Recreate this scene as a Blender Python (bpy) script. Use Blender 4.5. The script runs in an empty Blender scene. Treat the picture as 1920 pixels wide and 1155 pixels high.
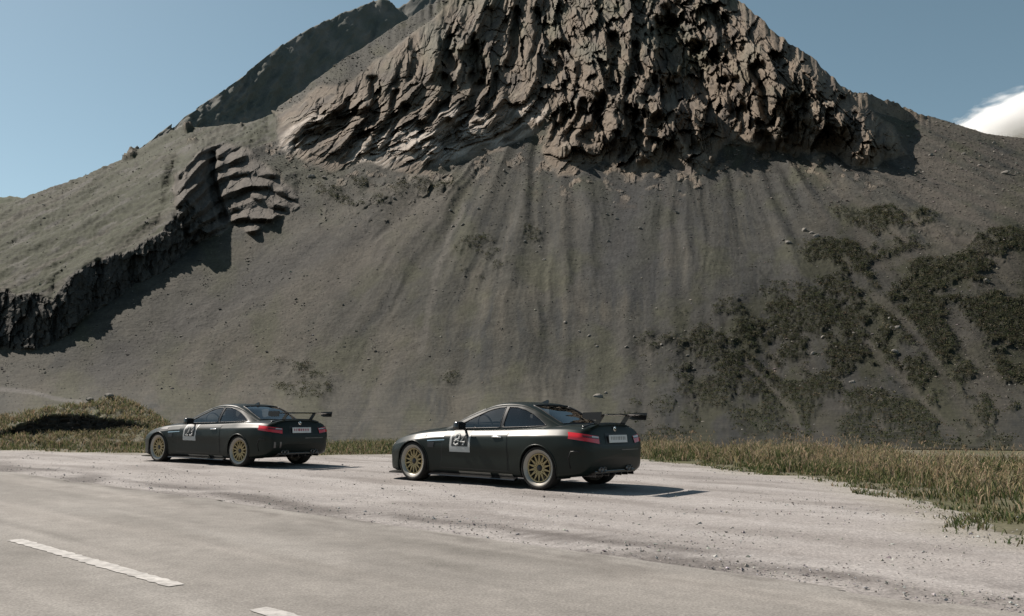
import bpy, bmesh, math, random
import numpy as np
from mathutils import Vector, Matrix
from mathutils.bvhtree import BVHTree

# ------------------------------------------------------------------ camera
FPX = 1600.0          # focal length in pixels of a 1920 px wide frame
PITCH, ROLL, CAMH = 0.127, 0.010, 1.09
scn = bpy.context.scene
COL = scn.collection
cp, sp, cr, sr = math.cos(PITCH), math.sin(PITCH), math.cos(ROLL), math.sin(ROLL)
_R0, _U0, _F = Vector((1, 0, 0)), Vector((0, -sp, cp)), Vector((0, cp, sp))
_R = _R0 * cr + _U0 * sr
_U = _U0 * cr - _R0 * sr
cam = bpy.data.cameras.new('camera')
cam.sensor_width = 36.0
cam.lens = 36.0 * FPX / 1920.0
cam.clip_start, cam.clip_end = 0.1, 30000.0
cam_o = bpy.data.objects.new('camera', cam)
COL.objects.link(cam_o)
cam_o.matrix_world = Matrix(((_R.x, _U.x, -_F.x, 0), (_R.y, _U.y, -_F.y, 0), (_R.z, _U.z, -_F.z, CAMH), (0, 0, 0, 1)))
scn.camera = cam_o

# ------------------------------------------------------------------ light
SUN_DIR = Vector((-0.74, 0.44, 0.95)).normalized()      # towards the sun
wd = bpy.data.worlds.new('World')
scn.world = wd
wd.use_nodes = True
wn = wd.node_tree.nodes
wl = wd.node_tree.links
wn.clear()
sky = wn.new('ShaderNodeTexSky')
sky.sky_type = 'NISHITA'
sky.sun_disc = False
sky.sun_elevation = math.asin(SUN_DIR.z)
sky.sun_rotation = math.atan2(SUN_DIR.x, SUN_DIR.y)
sky.altitude = 1800
sky.air_density = 1.0
sky.dust_density = 2.1
sky.ozone_density = 1.0
hs = wn.new('ShaderNodeHueSaturation')
hs.inputs['Saturation'].default_value = 0.82
hs.inputs['Hue'].default_value = 0.466
bg = wn.new('ShaderNodeBackground')
bg.inputs['Strength'].default_value = 0.065
wo = wn.new('ShaderNodeOutputWorld')
wl.new(sky.outputs[0], hs.inputs['Color'])
wl.new(hs.outputs[0], bg.inputs['Color'])
wl.new(bg.outputs[0], wo.inputs['Surface'])
sun = bpy.data.lights.new('sun', 'SUN')
sun.energy = 5.0
sun.angle = math.radians(0.53)
sun.color = (1.0, 0.92, 0.83)
sun_o = bpy.data.objects.new('sun', sun)
COL.objects.link(sun_o)
sun_o.rotation_euler = SUN_DIR.to_track_quat('Z', 'Y').to_euler()
sun_o.location = (-40, 20, 80)
scn.view_settings.view_transform = 'Standard'
scn.view_settings.look = 'None'
scn.view_settings.exposure = 0.6
scn.view_settings.gamma = 1.0
scn.render.engine = 'CYCLES'
scn.cycles.volume_bounces = 6
scn.cycles.max_bounces = 12

# ------------------------------------------------------------------ helpers
rng = np.random.default_rng(7)
random.seed(7)


def uv(px, py):
    """photo pixel -> ground-plan azimuth a = x/y and slope e = dz/dy, kept as pixel-like U, V"""
    dx = np.asarray(px, float) - 960.0
    dy = np.asarray(py, float) - 577.5
    u = (dx * cr + dy * sr) / FPX
    v = -(-dx * sr + dy * cr) / FPX
    k = cp - v * sp
    return 960 + FPX * u / k, 782 - FPX * (sp + v * cp) / k


def uvl(pts):
    p = np.array(pts, float)
    a, b = uv(p[:, 0], p[:, 1])
    return np.stack([a, b], 1)


def gpt(px, py, z=0.0):
    """world point at height z under a photo pixel"""
    U, V = uv(px, py)
    e = (782 - V) / FPX
    Y = (z - CAMH) / e
    return float((U - 960) / FPX * Y), float(Y)


def _h(ix, iy, seed):
    h = (ix * 374761393 + iy * 668265263 + seed * 974711) & 0xffffffff
    h = ((h ^ (h >> 13)) * 1274126177) & 0xffffffff
    return (h ^ (h >> 16)) & 0xffffffff


def noise(x, y, seed=0):
    x = np.asarray(x, float); y = np.asarray(y, float)
    x0 = np.floor(x); y0 = np.floor(y)
    fx = x - x0; fy = y - y0
    ix = x0.astype(np.int64); iy = y0.astype(np.int64)
    u = fx * fx * fx * (fx * (fx * 6 - 15) + 10)
    v = fy * fy * fy * (fy * (fy * 6 - 15) + 10)
    def g(i, j, dx, dy):
        a = _h(ix + i, iy + j, seed) * (2 * math.pi / 4294967296.0)
        return np.cos(a) * dx + np.sin(a) * dy
    n00 = g(0, 0, fx, fy); n10 = g(1, 0, fx - 1, fy)
    n01 = g(0, 1, fx, fy - 1); n11 = g(1, 1, fx - 1, fy - 1)
    a = n00 + u * (n10 - n00)
    b = n01 + u * (n11 - n01)
    return (a + v * (b - a)) * 1.5


def fbm(x, y, octv=4, seed=0, gain=0.5):
    s = 0; a = 1; t = 0
    for o in range(octv):
        s = s + a * noise(x * 2 ** o + 17.3 * o, y * 2 ** o - 9.1 * o, seed + o)
        t += a; a *= gain
    return s / t


def ridged(x, y, octv=3, seed=0):
    s = 0; a = 1; t = 0
    for o in range(octv):
        s = s + a * (1 - 2 * np.abs(noise(x * 2 ** o + 3.7 * o, y * 2 ** o, seed + o)))
        t += a; a *= 0.5
    return s / t


def sst(a, b, x):
    t = np.clip((x - a) / (b - a), 0, 1)
    return t * t * (3 - 2 * t)


def seg_dist(X, Y, pts):
    """distance to a polyline, and the fraction along it"""
    best = np.full(X.shape, 1e9)
    for (x0, y0), (x1, y1) in zip(pts[:-1], pts[1:]):
        dx, dy = x1 - x0, y1 - y0
        L = dx * dx + dy * dy + 1e-9
        t = np.clip(((X - x0) * dx + (Y - y0) * dy) / L, 0, 1)
        d = np.hypot(X - x0 - t * dx, Y - y0 - t * dy)
        best = np.minimum(best, d)
    return best


def poly_sd(X, Y, pts):
    """signed distance to a polygon, positive inside"""
    pts = list(map(tuple, pts))
    d = seg_dist(X, Y, pts + [pts[0]])
    ins = np.zeros(X.shape, bool)
    n = len(pts)
    for i in range(n):
        x0, y0 = pts[i]; x1, y1 = pts[(i + 1) % n]
        if y0 == y1:
            continue
        c = ((y0 > Y) != (y1 > Y)) & (X < (x1 - x0) * (Y - y0) / (y1 - y0) + x0)
        ins ^= c
    return np.where(ins, d, -d)


def pmask(X, Y, pts, soft=10):
    return sst(-soft, soft, poly_sd(X, Y, pts))


def pchip(xs, ys):
    xs = np.array(xs, float); ys = np.array(ys, float)
    if xs[0] > xs[-1]:
        xs = xs[::-1]; ys = ys[::-1]
    h = np.diff(xs); dl = np.diff(ys) / h
    m = np.zeros(len(xs))
    for i in range(1, len(xs) - 1):
        if dl[i - 1] * dl[i] > 0:
            w1 = 2 * h[i] + h[i - 1]; w2 = h[i] + 2 * h[i - 1]
            m[i] = (w1 + w2) / (w1 / dl[i - 1] + w2 / dl[i])
    m[0] = dl[0]; m[-1] = dl[-1]
    def f(x):
        x = np.clip(np.asarray(x, float), xs[0], xs[-1])
        i = np.clip(np.searchsorted(xs, x) - 1, 0, len(xs) - 2)
        t = (x - xs[i]) / h[i]
        t2 = t * t; t3 = t2 * t
        return ((2 * t3 - 3 * t2 + 1) * ys[i] + (t3 - 2 * t2 + t) * h[i] * m[i] + (-2 * t3 + 3 * t2) * ys[i + 1] + (t3 - t2) * h[i] * m[i + 1])
    return f


def tag(o, label=None, cat=None, group=None, kind=None):
    if label: o['label'] = label
    if cat: o['category'] = cat
    if group: o['group'] = group
    if kind: o['kind'] = kind
    return o


def mesh_np(name, verts, faces, mat, parent=None, smooth=True, cols=None):
    """mesh object from numpy verts (n,3) and faces (m,k) arrays"""
    me = bpy.data.meshes.new(name)
    verts = np.asarray(verts, np.float32); faces = np.asarray(faces, np.int32)
    me.vertices.add(len(verts))
    me.vertices.foreach_set('co', verts.ravel())
    k = faces.shape[1]
    me.loops.add(faces.size)
    me.loops.foreach_set('vertex_index', faces.ravel())
    me.polygons.add(len(faces))
    me.polygons.foreach_set('loop_start', np.arange(0, faces.size, k, dtype=np.int32))
    me.polygons.foreach_set('loop_total', np.full(len(faces), k, np.int32))
    me.polygons.foreach_set('use_smooth', np.full(len(faces), smooth))
    me.update(calc_edges=True)
    if cols is not None:
        at = me.color_attributes.new('Col', 'FLOAT_COLOR', 'POINT')
        c = np.ones((len(verts), 4), np.float32)
        c[:, :3] = cols
        at.data.foreach_set('color', c.ravel())
    if mat: me.materials.append(mat)
    o = bpy.data.objects.new(name, me)
    COL.objects.link(o)
    if parent is not None: o.parent = parent
    return o


def grid_faces(nr, nc, flip=False):
    i = np.arange(nr - 1)[:, None] * nc + np.arange(nc - 1)[None, :]
    i = i.ravel()
    f = np.stack([i, i + 1, i + nc + 1, i + nc], 1)
    return f[:, ::-1] if flip else f


def obj_py(name, verts, faces, mat, parent=None, smooth=False):
    me = bpy.data.meshes.new(name)
    me.from_pydata([tuple(map(float, v)) for v in verts], [], [tuple(map(int, f)) for f in faces])
    me.update()
    if smooth:
        me.polygons.foreach_set('use_smooth', [True] * len(me.polygons))
    if mat: me.materials.append(mat)
    o = bpy.data.objects.new(name, me)
    COL.objects.link(o)
    if parent is not None: o.parent = parent
    return o


def empty(name, loc, rz=0.0):
    o = bpy.data.objects.new(name, None)
    COL.objects.link(o)
    o.location = loc
    o.rotation_euler = (0, 0, rz)
    o.empty_display_size = 0.2
    return o


# ------------------------------------------------------------------ materials
def mat(name, col=(0.5, 0.5, 0.5), rough=0.6, metal=0.0, spec=0.5, coat=0.0, coatr=0.1, trans=0.0, ior=1.45, emit=None):
    m = bpy.data.materials.new(name)
    m.use_nodes = True
    b = m.node_tree.nodes['Principled BSDF']
    b.inputs['Base Color'].default_value = (*col, 1)
    b.inputs['Roughness'].default_value = rough
    b.inputs['Metallic'].default_value = metal
    b.inputs['Specular IOR Level'].default_value = spec
    b.inputs['Coat Weight'].default_value = coat
    b.inputs['Coat Roughness'].default_value = coatr
    b.inputs['Transmission Weight'].default_value = trans
    b.inputs['IOR'].default_value = ior
    return m


def nd(m, typ, **kw):
    n = m.node_tree.nodes.new(typ)
    for k, v in kw.items():
        if k in n.inputs: n.inputs[k].default_value = v
        else: setattr(n, k, v)
    return n


def lk(m, a, b):
    m.node_tree.links.new(a, b)


ALB = 0.76      # keeps the ground and rock in their real albedo range


def speckle(m, layers, bump=None, vcol=True, base=None, rough=0.9):
    """base colour (vertex colour of the surface, or a plain colour) times noise layers; optional bump.
    layers: (scale, low, high, detail, stretch) ; bump: (scale, distance, strength)"""
    b = m.node_tree.nodes['Principled BSDF']
    b.inputs['Roughness'].default_value = rough
    b.inputs['Specular IOR Level'].default_value = 0.15
    tc = nd(m, 'ShaderNodeTexCoord')
    if vcol:
        at = nd(m, 'ShaderNodeAttribute', attribute_name='Col')
        cur = at.outputs['Color']
    else:
        rgb = nd(m, 'ShaderNodeRGB')
        rgb.outputs[0].default_value = (*base, 1)
        cur = rgb.outputs[0]
    for (sc, lo, hi, det, stretch) in layers:
        mp = nd(m, 'ShaderNodeMapping')
        mp.inputs['Scale'].default_value = stretch
        lk(m, tc.outputs['Object'], mp.inputs['Vector'])
        nz = nd(m, 'ShaderNodeTexNoise', Scale=sc, Detail=det, Roughness=0.65)
        lk(m, mp.outputs[0], nz.inputs['Vector'])
        mr = nd(m, 'ShaderNodeMapRange')
        mr.inputs[1].default_value = 0.3; mr.inputs[2].default_value = 0.7
        mr.inputs[3].default_value = lo; mr.inputs[4].default_value = hi
        mr.clamp = True
        lk(m, nz.outputs['Fac'], mr.inputs[0])
        vm = nd(m, 'ShaderNodeVectorMath', operation='SCALE')
        lk(m, cur, vm.inputs[0])
        lk(m, mr.outputs[0], vm.inputs['Scale'])
        cur = vm.outputs[0]
    vm = nd(m, 'ShaderNodeVectorMath', operation='SCALE'); vm.inputs['Scale'].default_value = ALB
    lk(m, cur, vm.inputs[0]); cur = vm.outputs[0]
    lk(m, cur, b.inputs['Base Color'])
    if bump:
        prev = None
        for (sc, dist, stren) in bump:
            nz = nd(m, 'ShaderNodeTexNoise', Scale=sc, Detail=4.0, Roughness=0.7)
            lk(m, tc.outputs['Object'], nz.inputs['Vector'])
            bp = nd(m, 'ShaderNodeBump', Strength=stren, Distance=dist)
            lk(m, nz.outputs['Fac'], bp.inputs['Height'])
            if prev is not None: lk(m, prev.outputs[0], bp.inputs['Normal'])
            prev = bp
        lk(m, prev.outputs[0], b.inputs['Normal'])
    return m


ONE = (1, 1, 1)
M_MTN = speckle(mat('mountain_rock_and_scree'), [(0.3, 0.78, 1.22, 6.0, ONE), (1.8, 0.82, 1.18, 4.0, ONE)], bump=[(0.6, 0.4, 0.6), (2.5, 0.1, 0.6)])
M_GND = speckle(mat('dry_soil'), [(1.3, 0.7, 1.3, 5.0, ONE), (14.0, 0.8, 1.2, 3.0, ONE)], bump=[(9.0, 0.03, 0.6)])
M_GRAVEL = speckle(mat('pale_gravel'), [(0.45, 0.9, 1.08, 4.0, ONE), (7.0, 0.88, 1.12, 4.0, ONE), (38.0, 0.66, 1.3, 3.0, ONE)], bump=[(5.0, 0.02, 0.5), (38.0, 0.014, 0.7)])
M_ROAD = speckle(mat('bleached_asphalt'), [(0.5, 0.9, 1.1, 4.0, ONE), (6.0, 0.9, 1.1, 5.0, ONE), (60.0, 0.74, 1.26, 2.0, ONE)], bump=[(60.0, 0.006, 0.6)])
M_PAINT = speckle(mat('road_paint'), [(16.0, 0.55, 1.12, 6.0, ONE), (3.0, 0.9, 1.05, 3.0, ONE)], vcol=False, base=(0.60, 0.57, 0.54), rough=0.7)
M_GRASS = speckle(mat('grass_blades'), [(3.0, 0.8, 1.2, 2.0, ONE)], rough=0.7)
M_SCRUB = speckle(mat('alpine_scrub'), [(0.6, 0.7, 1.3, 2.0, ONE)], rough=0.85)
M_STONE = speckle(mat('grey_stone'), [(1.2, 0.75, 1.2, 5.0, ONE)], vcol=False, base=(0.26, 0.24, 0.215), bump=[(3.0, 0.05, 0.7)])
M_PEB = speckle(mat('gravel_stones'), [(9.0, 0.7, 1.2, 3.0, ONE)])
for _m in (M_GRASS, M_SCRUB):
    _b = _m.node_tree.nodes['Principled BSDF']
    _b.inputs['Specular IOR Level'].default_value = 0.1
    _t = nd(_m, 'ShaderNodeBsdfTranslucent'); _x = nd(_m, 'ShaderNodeMixShader'); _x.inputs[0].default_value = 0.38
    lk(_m, _b.inputs['Base Color'].links[0].from_socket, _t.inputs['Color'])
    lk(_m, _b.outputs[0], _x.inputs[1]); lk(_m, _t.outputs[0], _x.inputs[2])
    lk(_m, _x.outputs[0], _m.node_tree.nodes['Material Output'].inputs['Surface'])

# ------------------------------------------------------------------ terrain surface
def slope_sheet(cols, D0, crest, nrows, slope_fn, lat=None, v_start=None, smooth=None):
    """a hillside: for each direction the ground rises with slope_fn(U,V); returns U,V,(x,y,z) grids, rows from toe to crest"""
    U1 = cols
    Vb = 782 + FPX * CAMH / D0 if v_start is None else v_start
    r = np.linspace(0, 1, nrows)[:, None]
    V = Vb[None, :] + (crest[None, :] - Vb[None, :]) * r
    U = np.repeat(U1[None, :], nrows, 0)
    e = (782 - V) / FPX
    s = np.maximum(slope_fn(U, V), e + 0.03 + 0.06 * sst(0.0, 0.1, e))
    g = 1.0 / (s - e)
    de = np.diff(e, axis=0)
    L = np.zeros_like(e)
    L[1:] = np.cumsum(0.5 * (g[1:] + g[:-1]) * de, axis=0)
    if smooth is not None:
        B = L
        for w in (9, 17, 31, 45):               # repeated box filters
            Lp = np.cumsum(np.pad(B, ((0, 0), (w + 1, w)), mode='edge'), axis=1)
            B = (Lp[:, 2 * w + 1:] - Lp[:, :-2 * w - 1]) / (2 * w + 1)
        m = smooth(U, V)
        L = L * (1 - m) + B * m
    Y = D0[None, :] * np.exp(L)
    if lat is not None: Y = Y * (1 + (lat[None, :] - 1) * sst(-0.03, 0.03, e))
    X = (U - 960) / FPX * Y
    Z = CAMH + e * Y
    return U, V, np.stack([X, Y, Z], -1)


def displace(P, d):
    du = np.gradient(P, axis=1)
    dv = np.gradient(P, axis=0)
    n = np.cross(du, dv)
    n /= np.linalg.norm(n, axis=-1, keepdims=True) + 1e-9
    n = np.where((n[..., 1:2] > 0) & (n[..., 2:3] < 0), -n, n)
    return P + n * d[..., None]


def add_back(P, back):
    rows = [P]
    last = P[-1]
    for (dy, sl) in back:
        q = last.copy()
        q[:, 1] += dy
        q[:, 0] += q[:, 0] / q[:, 1] * dy
        q[:, 2] -= dy * sl
        rows.append(q[None])
    return np.concatenate([rows[0]] + rows[1:], 0)


BACK = ((6, .3), (25, .5), (70, .6), (180, .7))

# ---- main mountain
mc = np.concatenate([np.linspace(-900, -160, 60, endpoint=False), np.arange(-160, 2085, 1.85), np.linspace(2086, 2900, 70)])
CREST = uvl([(-900, 640), (-500, 530), (-200, 440), (0, 383), (65, 361), (140, 335), (220, 300), (300, 257), (350, 240), (415, 236), (460, 228), (500, 216), (550, 185), (590, 155), (650, 110), (725, 55), (780, 20), (830, -15), (900, -50), (1000, -78), (1100, -85), (1250, -66), (1340, -36), (1385, 0), (1400, 12), (1418, 28), (1450, 58), (1490, 88), (1520, 103), (1545, 130), (1570, 155), (1600, 170), (1640, 182), (1680, 194), (1720, 214), (1760, 224), (1790, 233), (1850, 249), (1920, 259), (2100, 285), (2400, 330), (2800, 400)])
crest = np.interp(mc, CREST[:, 0], CREST[:, 1])
cmask = (0.2 * sst(540, 600, mc) + 0.8 * sst(700, 860, mc)) * (1 - sst(1740, 1800, mc)) + 0.1
crest_j = cmask * (9 * fbm(mc / 34, mc * 0, 4, 5) + 4 * noise(mc / 9, mc * 0, 8))
D0 = pchip([-900, 0, 900, 1900, 2900], [37, 35, 33.5, 34, 36])(mc)
LAT = pchip([-900, -300, 0, 400, 900, 1400, 1900, 2900], [1.75, 1.75, 1.75, 1.75, 1.6, 1.45, 1.25, 1.3])(mc)

P_CL = uvl([(520, 215), (548, 200), (575, 178), (610, 160), (660, 150), (710, 110), (770, 62), (840, 10), (860, -130), (1060, -130), (1060, 150), (1040, 190), (1010, 250), (960, 275), (900, 295), (850, 305), (800, 330), (740, 322), (690, 300), (650, 312), (610, 322), (560, 297), (525, 277)])
P_CR = uvl([(1000, -130), (1400, -130), (1405, 10), (1455, 52), (1530, 95), (1575, 150), (1620, 190), (1670, 240), (1705, 290), (1660, 300), (1640, 318), (1600, 315), (1560, 290), (1480, 287), (1420, 282), (1370, 265), (1345, 280), (1335, 325), (1290, 332), (1250, 302), (1190, 342), (1130, 302), (1080, 332), (1045, 330), (1018, 290), (1030, 200)])
P_OUT = uvl([(330, 330), (368, 283), (410, 268), (468, 278), (485, 300), (520, 330), (552, 360), (562, 385), (520, 410), (470, 440), (440, 420), (415, 440), (370, 458), (340, 425), (325, 380)])
P_WALL = uvl([(-900, 690), (-300, 570), (0, 546), (60, 549), (100, 558), (130, 520), (180, 488), (240, 470), (300, 438), (328, 400), (345, 370), (370, 394), (394, 438), (366, 458), (330, 492), (300, 514), (240, 540), (200, 574), (160, 594), (130, 630), (80, 652), (30, 656), (0, 651), (-300, 688), (-900, 758)])
P_GR = uvl([(-900, 700), (-300, 570), (0, 548), (100, 556), (130, 520), (180, 490), (300, 438), (330, 400), (330, 330), (370, 285), (420, 268), (470, 278), (520, 262), (522, 215), (500, 120), (-900, 300)])
P_RIM = uvl([(1602, 155), (1680, 170), (1745, 205), (1735, 228), (1700, 232), (1650, 212), (1610, 196)])
P_BUT = uvl([(1030, 340), (1010, 230), (1060, 60), (1090, -150), (1400, -150), (1440, 40), (1500, 110), (1545, 160), (1590, 215), (1630, 260), (1650, 300), (1560, 300), (1450, 285), (1340, 335), (1190, 345)])
P_MID = uvl([(590, 400), (640, 330), (720, 325), (830, 310), (900, 300), (960, 290), (900, 350), (820, 390), (740, 420), (650, 440), (600, 440)])

P_ALL = uvl([(520, 215), (548, 200), (575, 178), (610, 160), (660, 150), (710, 110), (770, 62), (840, 10), (860, -130), (1400, -130), (1405, 10), (1455, 52), (1530, 95), (1575, 150), (1620, 190), (1670, 240), (1705, 290), (1660, 300), (1640, 318), (1600, 315), (1560, 290), (1480, 287), (1420, 282), (1370, 265), (1345, 280), (1335, 325), (1290, 332), (1250, 302), (1190, 342), (1130, 302), (1080, 332), (1045, 330), (1018, 290), (1000, 258), (960, 275), (900, 295), (850, 305), (800, 330), (740, 322), (690, 300), (650, 312), (610, 322), (560, 297), (525, 277)])
# shadowed clefts in the cliffs: points, half width (px), depth (m)
GUL = [([(641, 168), (655, 205), (625, 240), (585, 255), (552, 287)], 17, 9), ([(703, 155), (707, 195), (684, 240), (664, 288), (650, 305)], 14, 10),
       ([(745, 175), (735, 215), (700, 280)], 9, 6), ([(775, 60), (782, 105), (770, 150)], 8, 5), ([(850, 15), (838, 60), (833, 95), (850, 120)], 17, 9),
       ([(888, 90), (893, 120), (898, 152)], 22, 12), ([(835, 145), (840, 170), (826, 200), (790, 240)], 13, 8), ([(905, 165), (880, 200), (856, 240), (838, 268)], 14, 9),
       ([(930, 140), (924, 180), (905, 215)], 8, 5), ([(760, 200), (735, 250), (715, 285)], 7, 5), ([(965, 20), (970, 70), (960, 120)], 13, 8), ([(1005, 20), (1012, 60), (1000, 100)], 10, 6),
       ([(1048, 90), (1052, 118), (1035, 140)], 20, 11), ([(1063, 205), (1050, 240), (1033, 275)], 13, 9), ([(1100, 195), (1082, 225), (1066, 262)], 12, 8),
       ([(1255, 45), (1275, 95), (1290, 140), (1265, 165)], 38, 17), ([(1320, 100), (1335, 140), (1325, 185)], 28, 13), ([(1150, 70), (1158, 120), (1150, 165)], 14, 8),
       ([(1190, 85), (1190, 130), (1178, 170)], 12, 7), ([(1130, 190), (1120, 230), (1108, 265)], 16, 9), ([(1180, 210), (1190, 245), (1180, 290)], 20, 11),
       ([(1235, 230), (1225, 260)], 16, 8), ([(1290, 200), (1285, 240), (1300, 280)], 17, 9), ([(1345, 205), (1362, 150), (1385, 150)], 10, 6), ([(1372, 170), (1378, 215)], 12, 7),
       ([(1420, 130), (1432, 180), (1440, 230)], 14, 8), ([(1395, 200), (1400, 250)], 10, 6), ([(1485, 190), (1478, 240)], 9, 5), ([(1340, 20), (1360, 60), (1385, 100)], 12, 6),
       ([(600, 190), (605, 215)], 8, 4), ([(675, 150), (672, 172)], 6, 4), ([(1090, 120), (1085, 160)], 9, 5), ([(1225, 150), (1210, 190)], 10, 6)]
GUL = [(uvl(p), w, d) for p, w, d in GUL]


def mtn_masks(U, V, w=1):
    wu = U + w * 9 * fbm(U / 40, V / 40, 3, 31)
    wv = V + w * 9 * fbm(U / 40, V / 40, 3, 57)
    m = {}
    m['cl'] = pmask(wu, wv, P_CL, 7)
    m['cr'] = pmask(wu, wv, P_CR, 7)
    m['out'] = pmask(wu, wv, P_OUT, 5)
    m['wall'] = pmask(wu, V + w * 11 * fbm(U / 26, V / 60, 4, 77), P_WALL, 3)
    m['gr'] = pmask(wu, wv, P_GR, 8)
    m['rim'] = pmask(wu, wv, P_RIM, 4)
    m['mid'] = pmask(wu, wv, P_MID, 22)
    return m


def mtn_slope(U, V):
    global _mk
    _mk = mtn_masks(U, V)
    m = mtn_masks(U, V, 0)
    e = (782 - V) / FPX
    s = 0.035 + 0.565 * sst(-0.012, 0.085, e) + 0.05 * sst(0.1, 0.3, e) + 0 * U
    gr = m['gr']
    s = s * (1 - gr) + gr * 0.50
    top = sst(0.33, 0.40, e) * sst(500, 560, U) * (1 - sst(1650, 1720, U))
    s = np.maximum(s, top * 0.86)
    s = np.maximum(s, 1.0 * m['cl'])
    s = np.maximum(s, 1.0 * m['cr'])
    s = np.maximum(s, 0.74 * m['out'])
    s = np.maximum(s, 1.2 * m['rim'])
    s = np.maximum(s, 2.0 * m['wall'])
    return s


U, V, P = slope_sheet(mc, D0, crest, 430, mtn_slope, lat=LAT, smooth=lambda u, v: np.maximum(sst(0, 30, poly_sd(u, v, P_GR)), sst(-90, 20, poly_sd(u, v, P_ALL)) * (1 - sst(1540, 1640, u)) * (v < 420)))
MK = _mk
sc = P[..., 1] / 280.0
cliff = np.maximum(np.maximum(MK['cl'], MK['cr']), MK['rim'] * 0.7)
CI = cliff > 0.004
Uc, Vc = U[CI], V[CI]
left = 1 - sst(960, 1090, Uc)


def worley(x, y, seed):
    ix = np.floor(x).astype(np.int64); iy = np.floor(y).astype(np.int64)
    f1 = np.full(x.shape, 9.0); f2 = np.full(x.shape, 9.0)
    for i in (-1, 0, 1):
        for j in (-1, 0, 1):
            px_ = ix + i + _h(ix + i, iy + j, seed) / 4294967296.0
            py_ = iy + j + _h(ix + i, iy + j, seed + 99) / 4294967296.0
            q = np.hypot(px_ - x, py_ - y)
            f2 = np.where(q < f1, f1, np.minimum(f2, q))
            f1 = np.minimum(f1, q)
    return f2 - f1


def facet(x, y, seed, k=0.9):
    """angular blocks: every cell is its own tilted plane"""
    ix = np.floor(x).astype(np.int64); iy = np.floor(y).astype(np.int64)
    f1 = np.full(x.shape, 9.0); out = np.zeros(x.shape)
    for i in (-1, 0, 1):
        for j in (-1, 0, 1):
            h0 = _h(ix + i, iy + j, seed)
            dx = x - (ix + i + h0 / 4294967296.0)
            dy = y - (iy + j + _h(ix + i, iy + j, seed + 99) / 4294967296.0)
            q = np.hypot(dx, dy)
            a = _h(ix + i, iy + j, seed + 31) / 4294967296.0
            b = _h(ix + i, iy + j, seed + 57) / 4294967296.0 - 0.5
            c0 = _h(ix + i, iy + j, seed + 77) / 4294967296.0 - 0.5
            v = c0 + k * ((0.25 + a) * dx + 0.9 * b * dy)
            out = np.where(q < f1, v, out)
            f1 = np.minimum(f1, q)
    return out


def saw(p):
    t = p - np.floor(p)
    return np.where(t < 0.72, t / 0.72, (1 - t) / 0.28)


# the buttress stands forward of the flank behind it; it grows out of the scree
sdb = poly_sd(U + 10 * fbm(U / 50, V / 50, 3, 91), V, P_BUT)
vb = np.interp(U, [1000, 1050, 1190, 1340, 1450, 1640], [330, 335, 345, 330, 290, 300])
d = (34 * sst(-85, 22, sdb) * (0.38 + 0.62 * sst(1330, 1480, U)) * sst(960, 1200, U) + 4 * sst(0, 90, sdb)) * (0.08 + 0.92 * sst(20, -190, V - vb + 60 * fbm(U / 60, V / 90, 3, 93)))
sdcl = poly_sd(Uc, Vc, P_ALL)
dc = 4.0 * sst(-6, 60, sdcl)
# ribs: leaning left on the left cliff, upright on the right
lean = (0.85 * (1 - sst(820, 1150, Uc)) + 0.22) * (0.40 + 0.80 * sst(60, 260, Vc))
wn1 = fbm(Uc / 80, Vc / 150, 3, 21); wn2 = fbm(Uc / 24, Vc / 44, 3, 22)
pw = Uc + lean * (Vc - 150) + 14 * wn1 + 4 * wn2
qw = Vc - 0.3 * Uc + 20 * wn1
amp = 0.35 + 1.1 * sst(-0.25, 0.35, fbm(Uc / 70, Vc / 110, 2, 25))
r1 = saw(pw / 66 + 0.5 * wn1); r2 = saw(pw / 27 + 0.7 * fbm(pw / 50, qw / 150, 2, 27) + 3.3)
r2b = saw(pw / 13 + 0.6 * fbm(pw / 26, qw / 60, 2, 28))
r3 = ridged(pw / 12, qw / 34, 3, 47)
jx, jy = pw + 5 * wn2, qw + 9 * wn2
asp = 0.62 + 0.38 * left
f1_ = facet(jx / 56, jy / 100 / asp, 29); f2_ = facet(jx / 23, jy / 36 / asp, 35); f3_ = facet(jx / 9, jy / 13, 37)
fine = fbm(U / 7, V / 9, 3, 71)
fc = fine[CI]
big = fbm(Uc / 85, Vc / 240, 3, 63)
aL = amp * (6.4 * r1 + 2.6 * r2 + 0.7 * r2b) + 0.4 * r3 + 4.0 * f1_ + 1.7 * f2_ + 0.5 * f3_ + 0.3 * fc
aR = 5.0 * big + amp * (2.0 * r1 + 0.8 * r2 + 0.3 * r2b) + 0.7 * r3 + 9.5 * f1_ + 4.6 * f2_ + 1.3 * f3_ + 0.4 * fc
emb = 0.12 + 0.88 * sst(-4, 64, sdcl + 30 * wn2)
crk_ = 1 - sst(0.02, 0.11, worley(jx / 34, jy / 52, 38))
dc = dc - cliff[CI] * emb * 1.8 * crk_
dc = dc + cliff[CI] * emb * (left * aL + (1 - left) * aR)
for pts, w, dep in GUL:
    bb = (Uc > pts[:, 0].min() - 3 * w) & (Uc < pts[:, 0].max() + 3 * w) & (Vc > pts[:, 1].min() - 3 * w) & (Vc < pts[:, 1].max() + 3 * w)
    q = seg_dist(Uc[bb] + 0.9 * w * wn2[bb] + 0.5 * w * f2_[bb], Vc[bb] + 0.6 * w * f1_[bb], [tuple(p) for p in pts])
    dc[bb] -= dep * 1.25 * emb[bb] * (1 - sst(0.3 * w, 1.3 * w, q))
d[CI] += dc
_t = U + 0.3 * (V - 150); pw_ = pw; pw = _t.copy(); pw[CI] = pw_
_t = V - 0.3 * U; qw_ = qw; qw = _t.copy(); qw[CI] = qw_
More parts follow.
